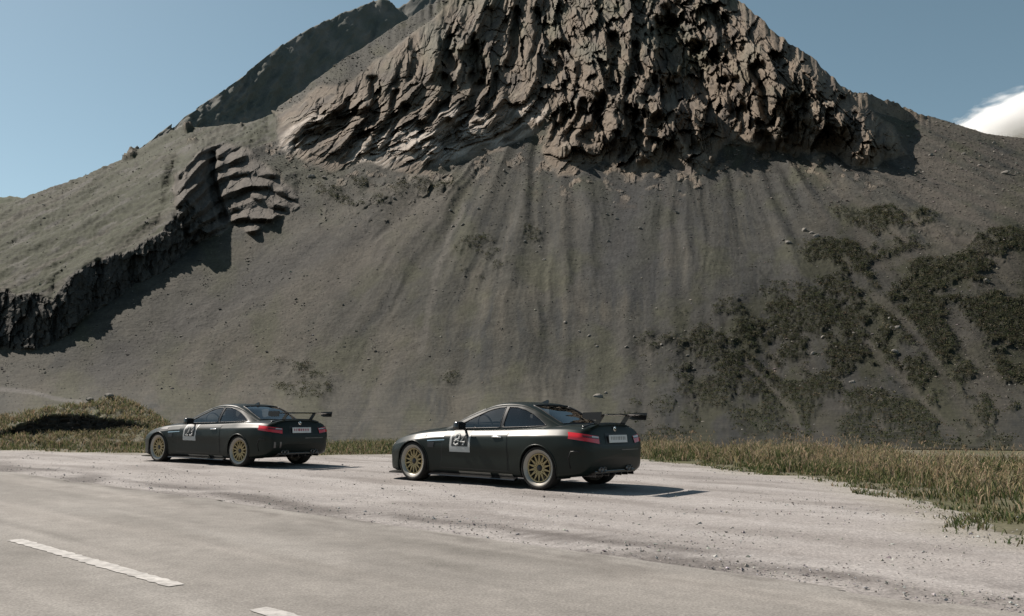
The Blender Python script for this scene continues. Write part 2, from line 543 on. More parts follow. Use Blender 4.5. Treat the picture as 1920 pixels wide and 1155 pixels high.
# bedded outcrop: tilted slabs
ph = (V + 0.75 * (U - 380) - 0.0041 * (U - 380) ** 2) / 30.0 + 0.45 * fbm(U / 70, V / 70, 3, 101)
saw = ph - np.floor(ph)
slab = np.where(saw < 0.62, saw / 0.62, (1 - saw) / 0.38)
d = d + MK['out'] * (2.0 * sst(0, 30, poly_sd(U, V, P_OUT)) + 5.2 * slab * (0.5 + 1.0 * sst(-.3, .3, fbm(U / 40, V / 40, 2, 104))) + 1.6 * facet((U - 0.7 * V) / 60, (V + 0.7 * U) / 34, 103) + 0.5 * facet(U / 10, V / 9, 105) + 0.3 * fine) * 1.0
d = d - MK['out'] * 9.0 * (1 - sst(4, 13, seg_dist(U, V, [tuple(p) for p in uvl([(398, 292), (392, 330), (405, 372), (418, 410)])])))
# eroded wall of the left gully
d = d + MK['wall'] * (1.6 * ridged(U / 22, V / 80, 3, 107) + 3.0 * facet(U / 24, V / 40, 108) + 1.4 * facet(U / 10, V / 14, 109) + 0.6 * fine)
foot = sst(-75, -5, poly_sd(U, V, P_ALL)) * (1 - cliff) * sst(0.10, 0.26, fbm(U / 34, V / 26, 4, 113)) * (V > 150) * (1 - sst(1640, 1700, U)) * (1 - MK['gr'])
FI = foot > 0.01
d[FI] += foot[FI] * (0.5 + 1.5 * facet(U[FI] / 22, V[FI] / 17, 115) + 0.8 * facet(U[FI] / 9, V[FI] / 7, 117))
# middle outcrop half buried in scree
d = d + MK['mid'] * sst(0.0, 0.3, fbm(U / 40, V / 30, 3, 112)) * (1.2 * ridged(pw / 30, qw / 50, 3, 111) + 1.6 * facet(U / 20, V / 18, 119) + 0.5 * fine)
Yd = P[..., 1] - d * sc                     # ribs and buttresses stand out towards the valley by d metres
P = np.stack([(U - 960) / FPX * Yd, Yd, CAMH + (782 - V) / FPX * Yd], -1)
d = np.zeros_like(d)
# scree: shallow runnels down the fall line
_ux = np.clip(U, 1010, 1360)
ang = np.arctan2(U - _ux, np.maximum(V - 110, 30)) + (_ux - 1010) / 420.0
rad = np.hypot(U - _ux, V - 110)
open_ = (1 - cliff) * (1 - MK['out']) * (1 - MK['wall'])
angw = ang + 0.05 * fbm(U / 170, V / 170, 3, 121) + 0.012 * fbm(U / 40, V / 40, 3, 122)
d = d + open_ * (1 - MK['gr']) * (2.0 * fbm(angw * 5.5, rad / 500, 2, 123) + 0.8 * ridged(angw * 9 + 3, rad / 380, 2, 124) * sst(-.1, .3, fbm(U / 150, V / 200, 2, 128)) + 0.05 * fbm(angw * 60, rad / 70, 3, 125) + 0.13 * fbm(U / 5, V / 4, 3, 127))
d = d + open_ * MK['gr'] * (1.6 * fbm((U - 0.45 * V) / 130, (V + 0.5 * U) / 30, 3, 131) + 0.45 * fbm(U / 9, V / 6, 4, 133))
# small crags on the grassy shoulder
crag = sst(0.18, 0.34, fbm(U / 60, (V + 0.55 * U) / 26, 3, 137)) * MK['gr'] * sst(60, 8, V - np.interp(U, mc, crest)) * sst(180, 240, U)
d = d + crag * (1.5 + 1.8 * ridged(U / 16, V / 20, 3, 139))
# scrub mats on the right slope (colour mask and hummocks)
scr = fbm((U - 0.55 * V) / 95, (V + 0.25 * U) / 60, 4, 151) + 0.45 * fbm(U / 26, V / 18, 3, 153)
zone = uvl([(1180, 640), (1300, 560), (1480, 500), (1520, 400), (1600, 370), (1760, 440), (1920, 420), (2600, 460), (2900, 900), (1100, 900), (1160, 760), (1240, 720)])
zsd = poly_sd(U, V, zone)
zm = sst(-40, 90, zsd)
core = np.maximum.reduce([1 - sst(0.75, 1.15, np.hypot((U - cx) / rx, (V - cy) / ry)) for cx, cy, rx, ry in
                          [(1590, 470, 85, 36), (1760, 540, 130, 45), (1830, 605, 150, 60), (1560, 640, 90, 34), (1520, 590, 110, 30), (1400, 740, 100, 55), (1640, 770, 120, 45), (1760, 690, 60, 60), (1300, 640, 60, 25), (1700, 395, 75, 22), (1900, 440, 60, 22)]])
scrub = sst(-0.04, 0.14, scr + 0.2 * core - 0.15 * (1 - zm)) * zm * (0.35 + 0.65 * sst(-0.2, 0.15, scr + 0.4 * core))
scrub = np.maximum(scrub, core * sst(-0.32, 0.05, scr))
low = np.maximum.reduce([1 - sst(0.55, 1.1, np.hypot((U - cx) / rx, (V - cy) / ry)) for cx, cy, rx, ry in [(585, 730, 80, 34), (545, 700, 50, 25), (1210, 760, 40, 30), (690, 365, 90, 26), (640, 350, 70, 30), (790, 345, 70, 20), (900, 480, 60, 50), (830, 705, 40, 20), (1010, 440, 45, 35)]])
scrub = np.maximum(scrub, low * sst(-0.2, 0.25, scr) * 0.6)
bare = np.zeros_like(U)
for pts, w in [([(1640, 560), (1690, 600), (1760, 690), (1835, 810)], 9), ([(1625, 640), (1700, 720), (1790, 815)], 7), ([(1395, 680), (1455, 735), (1490, 775), (1502, 815)], 6), ([(1790, 600), (1830, 660), (1880, 760)], 20), ([(1560, 770), (1545, 800)], 26), ([(1640, 500), (1720, 478), (1800, 470)], 10)]:
    bare = np.maximum(bare, 1 - sst(0.5 * w, 1.4 * w, seg_dist(U + 6 * fbm(U / 25, V / 25, 2, 161), V, [tuple(p) for p in uvl(pts)])))
scrub = scrub * (1 - bare) * open_
d = d + scrub * (0.9 + 1.1 * fbm(U / 9, V / 8, 3, 171))
d = d * sc
toe = sst(0, 0.09, np.linspace(0, 1, U.shape[0]))[:, None]
P = displace(P, d * toe)
P[..., 2] -= (crest_j[None, :] * P[..., 1] / FPX) * sst(0.93, 1.0, np.linspace(0, 1, U.shape[0]))[:, None]      # ragged skyline

# ---- mountain colours; some shading of fan and gully wall is painted in
def mixc(a, b, t):
    return a * (1 - t[..., None]) + np.asarray(b) * t[..., None]


n1 = (0.22 + 0.7 * sst(-.15, .4, fbm(U / 130, V / 130, 2, 207))) * fbm(angw * 20, rad / 420, 5, 201, 0.6) + 0.40 * fbm(U / 150, V / 120, 4, 202)
n2 = 0.6 * fbm(angw * 80, rad / 130, 4, 203) + 0.4 * fbm(U / 14, V / 10, 3, 204)
n3 = fbm(U / 90, V / 90, 4, 205)
c = np.ones(U.shape + (3,)) * np.array([0.114, 0.109, 0.091])
c = mixc(c, (0.158, 0.143, 0.114), sst(-0.05, 0.3, n1))
c = mixc(c, (0.066, 0.068, 0.064), sst(-0.02, 0.3, -n1 + 0.35 * n2) * 0.95)
c = mixc(c, (0.082, 0.082, 0.082), sst(980, 1120, U) * (1 - sst(1560, 1750, U)) * sst(-0.5, 0.2, n3) * 0.65)  # grey scree, right side of the fan darkened as painted shading
c = mixc(c, (0.168, 0.148, 0.12), np.exp(-((ang + 0.75) / 0.18) ** 2) * sst(300, 400, V) * sst(-0.4, 0.2, n2) * 0.65)  # warm scree, crest of the fan painted lighter as if lit
c = mixc(c, (0.120, 0.120, 0.074), sst(-0.05, 0.35, n3) * 0.6)
c = mixc(c, (0.088, 0.088, 0.088), (1 - sst(0, 120, np.abs(U - 1180))) * sst(300, 360, V) * (1 - sst(480, 600, V)) * 0.7)
for pts, w, colr, k in [([(870, 385), (850, 420), (822, 500), (800, 600), (790, 660)], 6, (0.19, 0.175, 0.15), 0.7), ([(962, 400), (950, 450), (938, 520)], 4, (0.17, 0.155, 0.13), 0.6), ([(985, 320), (975, 380), (960, 440)], 5, (0.17, 0.16, 0.14), 0.5),
                        ([(-40, 725), (0, 729), (60, 735), (130, 752), (190, 762)], 4, (0.22, 0.205, 0.19), 0.8), ([(800, 620), (720, 700), (690, 780)], 10, (0.165, 0.15, 0.13), 0.4), ([(740, 540), (700, 650), (640, 800)], 14, (0.15, 0.14, 0.12), 0.4),
                        ([(820, 360), (700, 480), (560, 560)], 40, (0.158, 0.14, 0.115), 0.5), ([(700, 420), (560, 480), (430, 560), (200, 690)], 30, (0.105, 0.1, 0.095), 0.5)]:
    c = mixc(c, colr, (1 - sst(0.4 * w, 1.5 * w, seg_dist(U + 7 * fbm(U / 30, V / 30, 3, 211), V, [tuple(p) for p in uvl(pts)]))) * k)
rt = sst(1500, 1750, U) * (1 - sst(430, 600, V))
c = mixc(c, (0.17, 0.148, 0.125), rt * sst(-0.2, 0.3, fbm((U - 1.3 * V) / 160, (V - 0.45 * U) / 22, 4, 215)) * 0.8)
c = mixc(c, (0.092, 0.092, 0.056), zm * sst(-0.1, 0.35, n3 + 0.4 * n2) * 0.7)
# grass on the left shoulder, banded with bare ground
gb = fbm((U + 1.3 * V) / 130, (V + 0.62 * U) / 22, 4, 221)
g = mixc(np.ones(U.shape + (3,)) * np.array([0.092, 0.098, 0.053]), (0.145, 0.132, 0.098), sst(-0.02, 0.32, gb))
g = mixc(g, (0.075, 0.082, 0.042), sst(0.1, 0.4, -gb + 0.25 * n3))
g = mixc(g, (0.055, 0.055, 0.034), sst(0.15, 0.4, fbm(U / 22, (V + 0.5 * U) / 9, 4, 225)) * 0.6)
g = mixc(g, (0.20, 0.185, 0.165), sst(0.12, 0.4, fbm(U / 50, (V + 0.6 * U) / 14, 4, 223)) * 0.7)
c = mixc(c, g, MK['gr']) if False else c * (1 - MK['gr'][..., None]) + g * MK['gr'][..., None]
# rock
rk = np.ones(U.shape + (3,)) * np.array([0.180, 0.143, 0.109])
rk = mixc(rk, (0.115, 0.096, 0.080), sst(-0.1, 0.35, fbm(pw / 26, qw / 60, 4, 231)))
rk = mixc(rk, (0.23, 0.195, 0.155), sst(0.15, 0.45, fbm(pw / 20, qw / 80, 4, 233)))
upper = (1 - sst(20, 200, V)) * (1 - sst(880, 1000, U))
rk = mixc(rk, (0.155, 0.150, 0.115), sst(-0.1, 0.3, n3) * (1 - sst(60, 140, V)) * 0.6)
pale = np.maximum.reduce([1 - sst(0.6, 1.1, np.hypot((U - cx + 0.8 * (V - cy)) / rx, (V - cy) / ry)) for cx, cy, rx, ry in [(750, 262, 62, 55), (690, 265, 45, 45), (850, 248, 70, 55), (955, 220, 60, 50), (550, 240, 40, 45), (815, 225, 50, 50)]])
rk = mixc(rk, (0.42, 0.365, 0.315), np.clip(pale * 1.3, 0, 1) * sst(-0.3, 0.15, fbm(pw / 12, qw / 50, 3, 241)))
rockm = np.clip(np.maximum.reduce([cliff, MK['out'], crag, MK['wall'] * 0.9, foot]), 0, 1)
rk = mixc(rk, (0.060, 0.058, 0.056), MK['wall'] * 0.85)  # dark shale, with the gully wall's shade also put into the colour
rko = mixc(rk, (0.118, 0.106, 0.093), MK['out'] * 0.8)
c = c * (1 - rockm[..., None]) + rko * rockm[..., None]
c = mixc(c, (0.15, 0.135, 0.11), MK['mid'] * sst(-0.1, 0.3, fbm(U / 18, V / 14, 3, 243)) * 0.8)
# turf ledges on the upper left face
c = mixc(c, (0.125, 0.12, 0.07), sst(0.1, 0.35, fbm(U / 60, V / 60, 4, 245)) * sst(200, 120, V) * (1 - cliff * 0.6) * 0.7)
c = mixc(c, (0.050, 0.051, 0.033), np.clip(scrub * 1.1, 0, 1) * (0.55 + 0.45 * sst(-0.3, 0.3, fbm(U / 12, V / 10, 3, 247))))
c = mixc(c, (0.150, 0.135, 0.115), bare * 0.45)
c = c * np.where(rockm > .5, 1.0, 0.56)[..., None] * (1 + 0.34 * MK['gr'] * (1 - rockm))[..., None]
c = c * (1 - 0.34 * zm * (1 - rockm))[..., None]
c = c * (1 - 0.30 * MK['gr'] * (1 - rockm))[..., None]
c = np.clip(c * (1 + 0.26 * fbm(U / 5, V / 5, 3, 249))[..., None], 0.01, 0.6)
Pb = add_back(P, BACK)
cb = np.concatenate([c] + [c[-1:]] * len(BACK), 0)
nr, nc = Pb.shape[:2]
gf = grid_faces(nr, nc)
mtn = mesh_np('mountain', Pb.reshape(-1, 3), gf, M_MTN, cols=cb.reshape(-1, 3))
rk_f = np.concatenate([rockm] + [rockm[-1:]] * len(BACK), 0).ravel()[gf[:, 0]]
mtn.data.polygons.foreach_set('use_smooth', rk_f < 0.5)      # broken rock keeps its edges
tag(mtn, 'rocky mountain with brown cliffs above grey scree slopes', None, None, 'structure')
MT_U, MT_V, MT_P, MT_SCRUB, MT_OPEN = U, V, P, scrub, open_


def on_mtn(px, py):
    """surface point of the mountain seen at a photo pixel"""
    u, v = uv(px, py)
    j = int(np.argmin(np.abs(mc - u)))
    i = int(np.argmin(np.abs(MT_V[:, j] - v)))
    return MT_P[i, j]


# ---- dark peak behind the left shoulder, and the far green hill
def back_ridge(name, crest_px, dpts, s0, cols, base_v, seed, colr, colr2, label, amp):
    cu = uvl(crest_px)
    cc = np.interp(cols, cu[:, 0], cu[:, 1]) + 3.0 * fbm(cols / 14, cols * 0, 3, seed)
    DD = pchip([p[0] for p in dpts], [p[1] for p in dpts])(cols)
    Ub, Vb, Pq = slope_sheet(cols, DD, cc, 150, lambda u, v: s0 + 0.12 * fbm(u / 60, v / 60, 2, seed + 1) + 0 * u, v_start=np.full(cols.shape, float(base_v)))
    rb = ridged((Ub + 0.5 * Vb) / 40, (Vb - 0.3 * Ub) / 110, 4, seed + 2)
    dd = amp * rb + 0.35 * amp * fbm(Ub / 9, Vb / 12, 3, seed + 3)
    Pq = displace(Pq, dd)
    t = sst(-0.2, 0.4, fbm(Ub / 40, Vb / 40, 4, seed + 4))
    cq = mixc(np.ones(Ub.shape + (3,)) * np.array(colr), colr2, t)
    Pq2 = add_back(Pq, BACK)
    cq = np.concatenate([cq] + [cq[-1:]] * len(BACK), 0)
    o = mesh_np(name, Pq2.reshape(-1, 3), grid_faces(*Pq2.shape[:2]), M_MTN, cols=cq.reshape(-1, 3))
    return tag(o, label, None, None, 'structure')


back_ridge('mountain_ridge', [(180, 340), (300, 250), (325, 236), (380, 195), (425, 165), (475, 125), (520, 90), (575, 57), (630, 32), (690, 8), (715, 2), (735, 8), (747, 20), (790, 60), (900, 160)],
           [(120, 430), (300, 520), (760, 1150), (900, 1300)], 0.95, np.arange(120, 905, 3.0), 430, 301, (0.125, 0.130, 0.110), (0.19, 0.178, 0.155), 'dark shaded peak behind the left shoulder of the mountain', 9.0)
back_ridge('mountain_ridge', [(660, 120), (735, 30), (757, 10), (780, -6), (820, -30), (900, -60), (1050, -70)],
           [(640, 1300), (1080, 1700)], 0.95, np.arange(640, 1085, 4.0), 380, 331, (0.13, 0.132, 0.118), (0.17, 0.163, 0.145), 'farthest dark ridge in the notch beside the main peak', 9.0)
back_ridge('hill', [(-900, 250), (-500, 290), (-200, 345), (0, 374), (40, 374), (70, 369), (140, 400), (260, 440)],
           [(-900, 900), (250, 800)], 0.75, np.arange(-900, 255, 6.0), 640, 341, (0.075, 0.09, 0.05), (0.1, 0.105, 0.07), 'dark green hill far off at the left', 6.0)

# ------------------------------------------------------------------ ground, lay-by, road
def world_grid(x0, x1, y0, y1, st):
    xs = np.arange(x0, x1 + st * .5, st); ys = np.arange(y0, y1 + st * .5, st)
    X, Y = np.meshgrid(xs, ys)
    return X, Y


RDIR = np.array([-0.755, 0.656]); RDIR /= np.linalg.norm(RDIR)
RN = np.array([RDIR[1], -RDIR[0]]) * -1
RN = np.array([-RDIR[1], RDIR[0]]) * -1.0      # points from the road towards the cars
DASH_A, DASH_B, DASH_C = gpt(25, 1015), gpt(331, 1103), gpt(475, 1146)
C0 = np.array([(DASH_A[0] + DASH_B[0]) / 2, (DASH_A[1] + DASH_B[1]) / 2])
RDIR = np.array(DASH_A) - np.array(DASH_B); RDIR /= np.linalg.norm(RDIR)
RN = np.array([RDIR[1], -RDIR[0]])
if RN[1] < 0: RN = -RN
# edge of the grass, seen from above (lay-by lies on the near side)
VERGE = [(-60, 31), (-30, 28.5)] + [gpt(*p) for p in [(0, 843), (140, 846), (270, 850), (420, 852), (640, 853), (760, 850), (1000, 852), (1180, 856), (1260, 866), (1350, 872), (1430, 888), (1520, 892), (1600, 905), (1680, 925), (1760, 945), (1830, 962), (1880, 985), (1915, 1010)]]
VERGE += [(5.3, 7.0), (6.4, 4.0), (9.0, 0.0), (14.0, -6.0)]
LAYBY = VERGE + [(14, -30), (-80, -30), (-80, 31)]


def layby_sd(X, Y):
    return poly_sd(X + 0.35 * fbm(X / 0.9, Y / 0.9, 4, 401), Y + 0.8 * fbm(X / 1.3, Y / 1.3, 4, 403), LAYBY)


# base soil sheet to the horizon
gx = np.concatenate([np.linspace(-9000, -80, 24), np.arange(-78, 60, 1.5), np.linspace(62, 9000, 24)])
gy = np.concatenate([np.linspace(-6000, -34, 16), np.arange(-33, 75, 1.5), np.linspace(77, 300, 40), np.linspace(330, 9000, 16)])
X, Y = np.meshgrid(gx, gy)
Z = -0.03 + 0 * X
n = fbm(X / 6, Y / 6, 4, 411)
c = mixc(np.ones(X.shape + (3,)) * np.array([0.15, 0.135, 0.10]), (0.10, 0.098, 0.052), sst(-0.15, 0.25, n))
gnd = mesh_np('ground', np.stack([X, Y, Z], -1).reshape(-1, 3), grid_faces(*X.shape), M_GND, cols=c.reshape(-1, 3))
tag(gnd, 'dry grassy soil between lay-by and mountain', None, None, 'structure')

# gravel lay-by, ragged at the grass
X, Y = world_grid(-46, 14, 1.0, 31.5, 0.14)
sd = layby_sd(X, Y)
rn = (X - C0[0]) * RN[0] + (Y - C0[1]) * RN[1]
ra = (X - C0[0]) * RDIR[0] + (Y - C0[1]) * RDIR[1]
Z = 0.0 + 0.018 * fbm(X / 2.2, Y / 2.2, 3, 421) * sst(3.0, 4.2, rn) - 0.05 * sst(0.35, -0.3, sd) - 0.02 * sst(3.6, 2.6, rn)
k1 = fbm(ra / 5, rn / 1.1, 4, 423)
c = mixc(np.ones(X.shape + (3,)) * np.array([0.345, 0.318, 0.302]), (0.40, 0.372, 0.356), sst(-0.1, 0.3, k1))
c = mixc(c, (0.24, 0.217, 0.203), sst(0.0, 0.35, fbm(ra / 3.0, rn / 0.8, 5, 425)) * 0.8)
strip = np.exp(-((rn - 3.35 - 0.25 * fbm(ra / 3, ra * 0, 2, 427)) / 0.55) ** 2)
c = mixc(c, (0.135, 0.12, 0.112), np.clip(strip * 1.5, 0, 1) * sst(-0.25, 0.2, fbm(ra / 2.2, rn / 0.5, 4, 429)) * 0.85)
wt = np.exp(-((rn - 5.2) / 0.5) ** 2) * 0.5
c = mixc(c, (0.30, 0.275, 0.26), wt * sst(-0.1, 0.3, fbm(ra / 2.5, rn / 0.6, 4, 431)))
c = mixc(c, (0.30, 0.275, 0.215), sst(1.3, 0.0, sd) * 0.55)
keep = sd > -0.3
f = grid_faces(*X.shape)
f = f[keep.ravel()[f].all(1)]
lay = mesh_np('gravel_layby', np.stack([X, Y, Z], -1).reshape(-1, 3), f, M_GRAVEL, cols=c.reshape(-1, 3))
tag(lay, 'pale pinkish gravel lay-by beside the road', None, None, 'structure')

# road sheet in road coordinates
ra1 = np.arange(-16, 60, 0.12); rn1 = np.arange(-9, 3.4, 0.12)
RA, RNN = np.meshgrid(ra1, rn1)
edge = 3.05 + 0.22 * fbm(RA / 2.5, RA * 0 + 3, 3, 441) + 0.12 * fbm(RA / 0.5, RA * 0, 3, 443)
X = C0[0] + RA * RDIR[0] + RNN * RN[0]
Y = C0[1] + RA * RDIR[1] + RNN * RN[1]
Z = 0.014 + 0 * X - 0.014 * sst(edge - 0.3, edge, RNN)
k1 = fbm(RA / 6, RNN / 0.9, 4, 445)
c = mixc(np.ones(X.shape + (3,)) * np.array([0.268, 0.249, 0.228]), (0.315, 0.295, 0.272), sst(-0.1, 0.35, k1))
c = mixc(c, (0.205, 0.190, 0.172), sst(0.05, 0.4, fbm(RA / 3.5, RNN / 0.45, 4, 447)) * 0.7)
trk = np.exp(-((RNN - 0.85) / 0.28) ** 2) + np.exp(-((RNN - 2.35) / 0.3) ** 2)
c = mixc(c, (0.315, 0.288, 0.262), np.clip(trk, 0, 1) * sst(-0.3, 0.2, k1) * 0.55)
c = mixc(c, (0.150, 0.135, 0.122), sst(0.06, 0.3, fbm(RA / 0.9, RNN / 0.25, 5, 451)) * sst(1.9, 2.9, RNN) * 0.6)
c = c * (1 + 0.16 * fbm(RA / 7, RNN / 0.10, 3, 453) + 0.14 * fbm(RA / 0.8, RNN / 0.5, 4, 455))[..., None]
ptc = sst(.16, .2, fbm(RA / 4.0, RNN / 1.4, 2, 457))
c = c * (1 - 0.08 * ptc)[..., None]
f = grid_faces(*X.shape)
f = f[(RNN < edge).ravel()[f].all(1)]
road = mesh_np('road', np.stack([X, Y, Z], -1).reshape(-1, 3), f, M_ROAD, cols=c.reshape(-1, 3))
tag(road, 'bleached asphalt mountain road with worn edge', None, None, 'structure')


def dash(a0, a1, w=0.12):
    A = np.arange(a0, a1 + 0.01, 0.06)
    vs = []; fs = []
    for i, a in enumerate(A):
        wl_ = w / 2 + 0.006 * math.sin(a * 41) * 1.0 + 0.008 * random.uniform(-1, 1)
        for s_ in (-wl_, -wl_ * .33, wl_ * .33, wl_):
            vs.append((C0[0] + a * RDIR[0] + s_ * RN[0], C0[1] + a * RDIR[1] + s_ * RN[1], 0.0185))
    for i in range(len(A) - 1):
        for k in range(3):
            fs.append((i * 4 + k, i * 4 + k + 1, i * 4 + 5 + k, i * 4 + 4 + k))
    return obj_py('lane_dash', vs, fs, M_PAINT, road)


La = float(np.dot(np.array(DASH_A) - C0, RDIR)); Lb = float(np.dot(np.array(DASH_B) - C0, RDIR)); Lc = float(np.dot(np.array(DASH_C) - C0, RDIR))
dash(Lb, La)
per = La - Lc
dash(Lb - per, Lc)

# ------------------------------------------------------------------ cars
M_CAR = mat('satin_dark_green_paint', (0.0065, 0.0105, 0.008), 0.5, 0.0, 0.05, 0.55, 0.28)
M_CAR.node_tree.nodes['Principled BSDF'].inputs['Coat IOR'].default_value = 1.45
_b = M_CAR.node_tree.nodes['Principled BSDF']
_tc = nd(M_CAR, 'ShaderNodeTexCoord'); _nz = nd(M_CAR, 'ShaderNodeTexNoise', Scale=3.0, Detail=6.0)
_mr = nd(M_CAR, 'ShaderNodeMapRange'); _mr.inputs[3].default_value = 0.33; _mr.inputs[4].default_value = 0.40
lk(M_CAR, _tc.outputs['Object'], _nz.inputs['Vector']); lk(M_CAR, _nz.outputs['Fac'], _mr.inputs[0]); lk(M_CAR, _mr.outputs[0], _b.inputs['Coat Roughness'])
M_TRIM = mat('black_plastic_trim', (0.012, 0.012, 0.013), 0.45)
M_CARB = mat('black_carbon', (0.010, 0.010, 0.011), 0.25, 0, 0.5, 0.5, 0.1)
M_DARK = mat('dark_interior', (0.018, 0.018, 0.019), 0.8)
M_SEAT = mat('seat_fabric', (0.022, 0.022, 0.024), 0.85)
M_TYRE = speckle(mat('tyre_rubber'), [(6.0, 0.7, 1.4, 3.0, ONE)], vcol=False, base=(0.030, 0.028, 0.026), rough=0.8)
M_LIP = mat('polished_rim_lip', (0.30, 0.275, 0.24), 0.42, 0.5)
M_GOLD = mat('gold_spokes', (0.33, 0.255, 0.13), 0.4, 0.45)
M_DISC = mat('brake_disc', (0.16, 0.15, 0.145), 0.4, 0.9)
M_RED = mat('red_tail_lamp', (0.50, 0.012, 0.018), 0.12, 0, 0.5, 1.0, 0.03)
M_REDD = mat('dark_red_lamp_glass', (0.10, 0.006, 0.008), 0.1, 0, 0.5, 1.0, 0.03)
M_LAMP = mat('lamp_clear', (0.45, 0.44, 0.42), 0.12, 0.2, 0.5, 1.0, 0.03)
M_WHITE = mat('white_number_panel', (0.38, 0.38, 0.37), 0.5)
M_BLACKP = mat('black_number_field', (0.012, 0.012, 0.012), 0.5)
M_PLATE = mat('number_plate_white', (0.60, 0.59, 0.57), 0.45)
M_PRED = mat('number_plate_red', (0.35, 0.05, 0.07), 0.5)
M_PGREY = mat('number_plate_grey', (0.30, 0.30, 0.29), 0.5)
M_CHROME = mat('chrome', (0.62, 0.62, 0.62), 0.15, 1.0)
M_GLASS = bpy.data.materials.new('tinted_glass')
M_GLASS.use_nodes = True
_n = M_GLASS.node_tree.nodes; _l = M_GLASS.node_tree.links
_n.clear()
_o = _n.new('ShaderNodeOutputMaterial'); _mx = _n.new('ShaderNodeMixShader'); _fr = _n.new('ShaderNodeFresnel'); _fr.inputs[0].default_value = 1.75
_tr = _n.new('ShaderNodeBsdfTransparent'); _tr.inputs[0].default_value = (0.70, 0.73, 0.73, 1)
_gl = _n.new('ShaderNodeBsdfGlossy'); _gl.inputs[0].default_value = (1, 1, 1, 1); _gl.inputs[1].default_value = 0.02
_l.new(_fr.outputs[0], _mx.inputs[0]); _l.new(_tr.outputs[0], _mx.inputs[1]); _l.new(_gl.outputs[0], _mx.inputs[2]); _l.new(_mx.outputs[0], _o.inputs[0])


def tube(pts, r, nseg=6, closed=False):
    """verts, faces of a tube along a 3-d polyline"""
    pts = [Vector(p) for p in pts]
    n = len(pts)
    vs = []; fs = []
    up = Vector((0, 0, 1))
    for i, p in enumerate(pts):
        a = pts[(i - 1) % n] if (closed or i > 0) else p
        b = pts[(i + 1) % n] if (closed or i < n - 1) else p
        t = (b - a).normalized()
        u = t.cross(up)
        if u.length < 1e-3: u = t.cross(Vector((1, 0, 0)))
        u.normalize(); w = u.cross(t)
        rr = r[i] if isinstance(r, (list, tuple)) else r
        for k in range(nseg):
            q = 2 * math.pi * k / nseg
            vs.append(p + u * (math.cos(q) * rr) + w * (math.sin(q) * rr))
    m = n if closed else n - 1
    for i in range(m):
        for k in range(nseg):
            a = i * nseg + k; b = i * nseg + (k + 1) % nseg
            c_ = ((i + 1) % n) * nseg + (k + 1) % nseg; d_ = ((i + 1) % n) * nseg + k
            fs.append((a, b, c_, d_))
    if not closed:
        fs.append(tuple(range(nseg))[::-1]); fs.append(tuple(range((n - 1) * nseg, n * nseg)))
    return vs, fs


def lathe(prof, n=40, a0=0, a1=2 * math.pi):
    """revolve (y, r) profile about the y axis"""
    vs = []; fs = []
    full = abs(a1 - a0 - 2 * math.pi) < 1e-6
    m = n if full else n + 1
    for i in range(m):
        a = a0 + (a1 - a0) * i / n
        for (y, r) in prof:
            vs.append((r * math.cos(a), y, r * math.sin(a)))
    k = len(prof)
    for i in range(n):
        for j in range(k - 1):
            a = i * k + j; b = ((i + 1) % m) * k + j
            fs.append((a, b, b + 1, a + 1))
    return vs, fs


def rbox(cx, cy, cz, sx, sy, sz, bev=0.02, taper=1.0):
    """bevelled box: verts, faces"""
    bm = bmesh.new()
    bmesh.ops.create_cube(bm, size=1.0)
    for v in bm.verts:
        k = taper if v.co.z > 0 else 1.0
        v.co = Vector((v.co.x * sx * k, v.co.y * sy * k, v.co.z * sz))
    if bev > 0:
        bmesh.ops.bevel(bm, geom=bm.edges[:], offset=bev, segments=2, affect='EDGES', profile=0.6)
    bm.verts.ensure_lookup_table()
    vs = [(v.co.x + cx, v.co.y + cy, v.co.z + cz) for v in bm.verts]
    fs = [tuple(v.index for v in f.verts) for f in bm.faces]
    bm.free()
    return vs, fs


def join(*parts):
    vs = []; fs = []
    for v, f in parts:
        o = len(vs)
        vs += list(v); fs += [tuple(i + o for i in q) for q in f]
    return vs, fs


DIG = {'8': [[(.5, 1), (.15, .88), (.15, .62), (.5, .52), (.85, .62), (.85, .88), (.5, 1)], [(.5, .52), (.08, .38), (.08, .12), (.5, 0), (.92, .12), (.92, .38), (.5, .52)]],
       '4': [[(.72, 0), (.72, 1), (.05, .3), (1, .3)]],
       '2': [[(.08, .78), (.22, .96), (.5, 1), (.8, .95), (.92, .74), (.8, .5), (.08, 0), (.95, 0)]],
       '3': [[(.1, .85), (.3, .98), (.6, 1), (.88, .85), (.82, .62), (.5, .53), (.88, .42), (.92, .18), (.65, .01), (.3, .01), (.06, .15)]]}


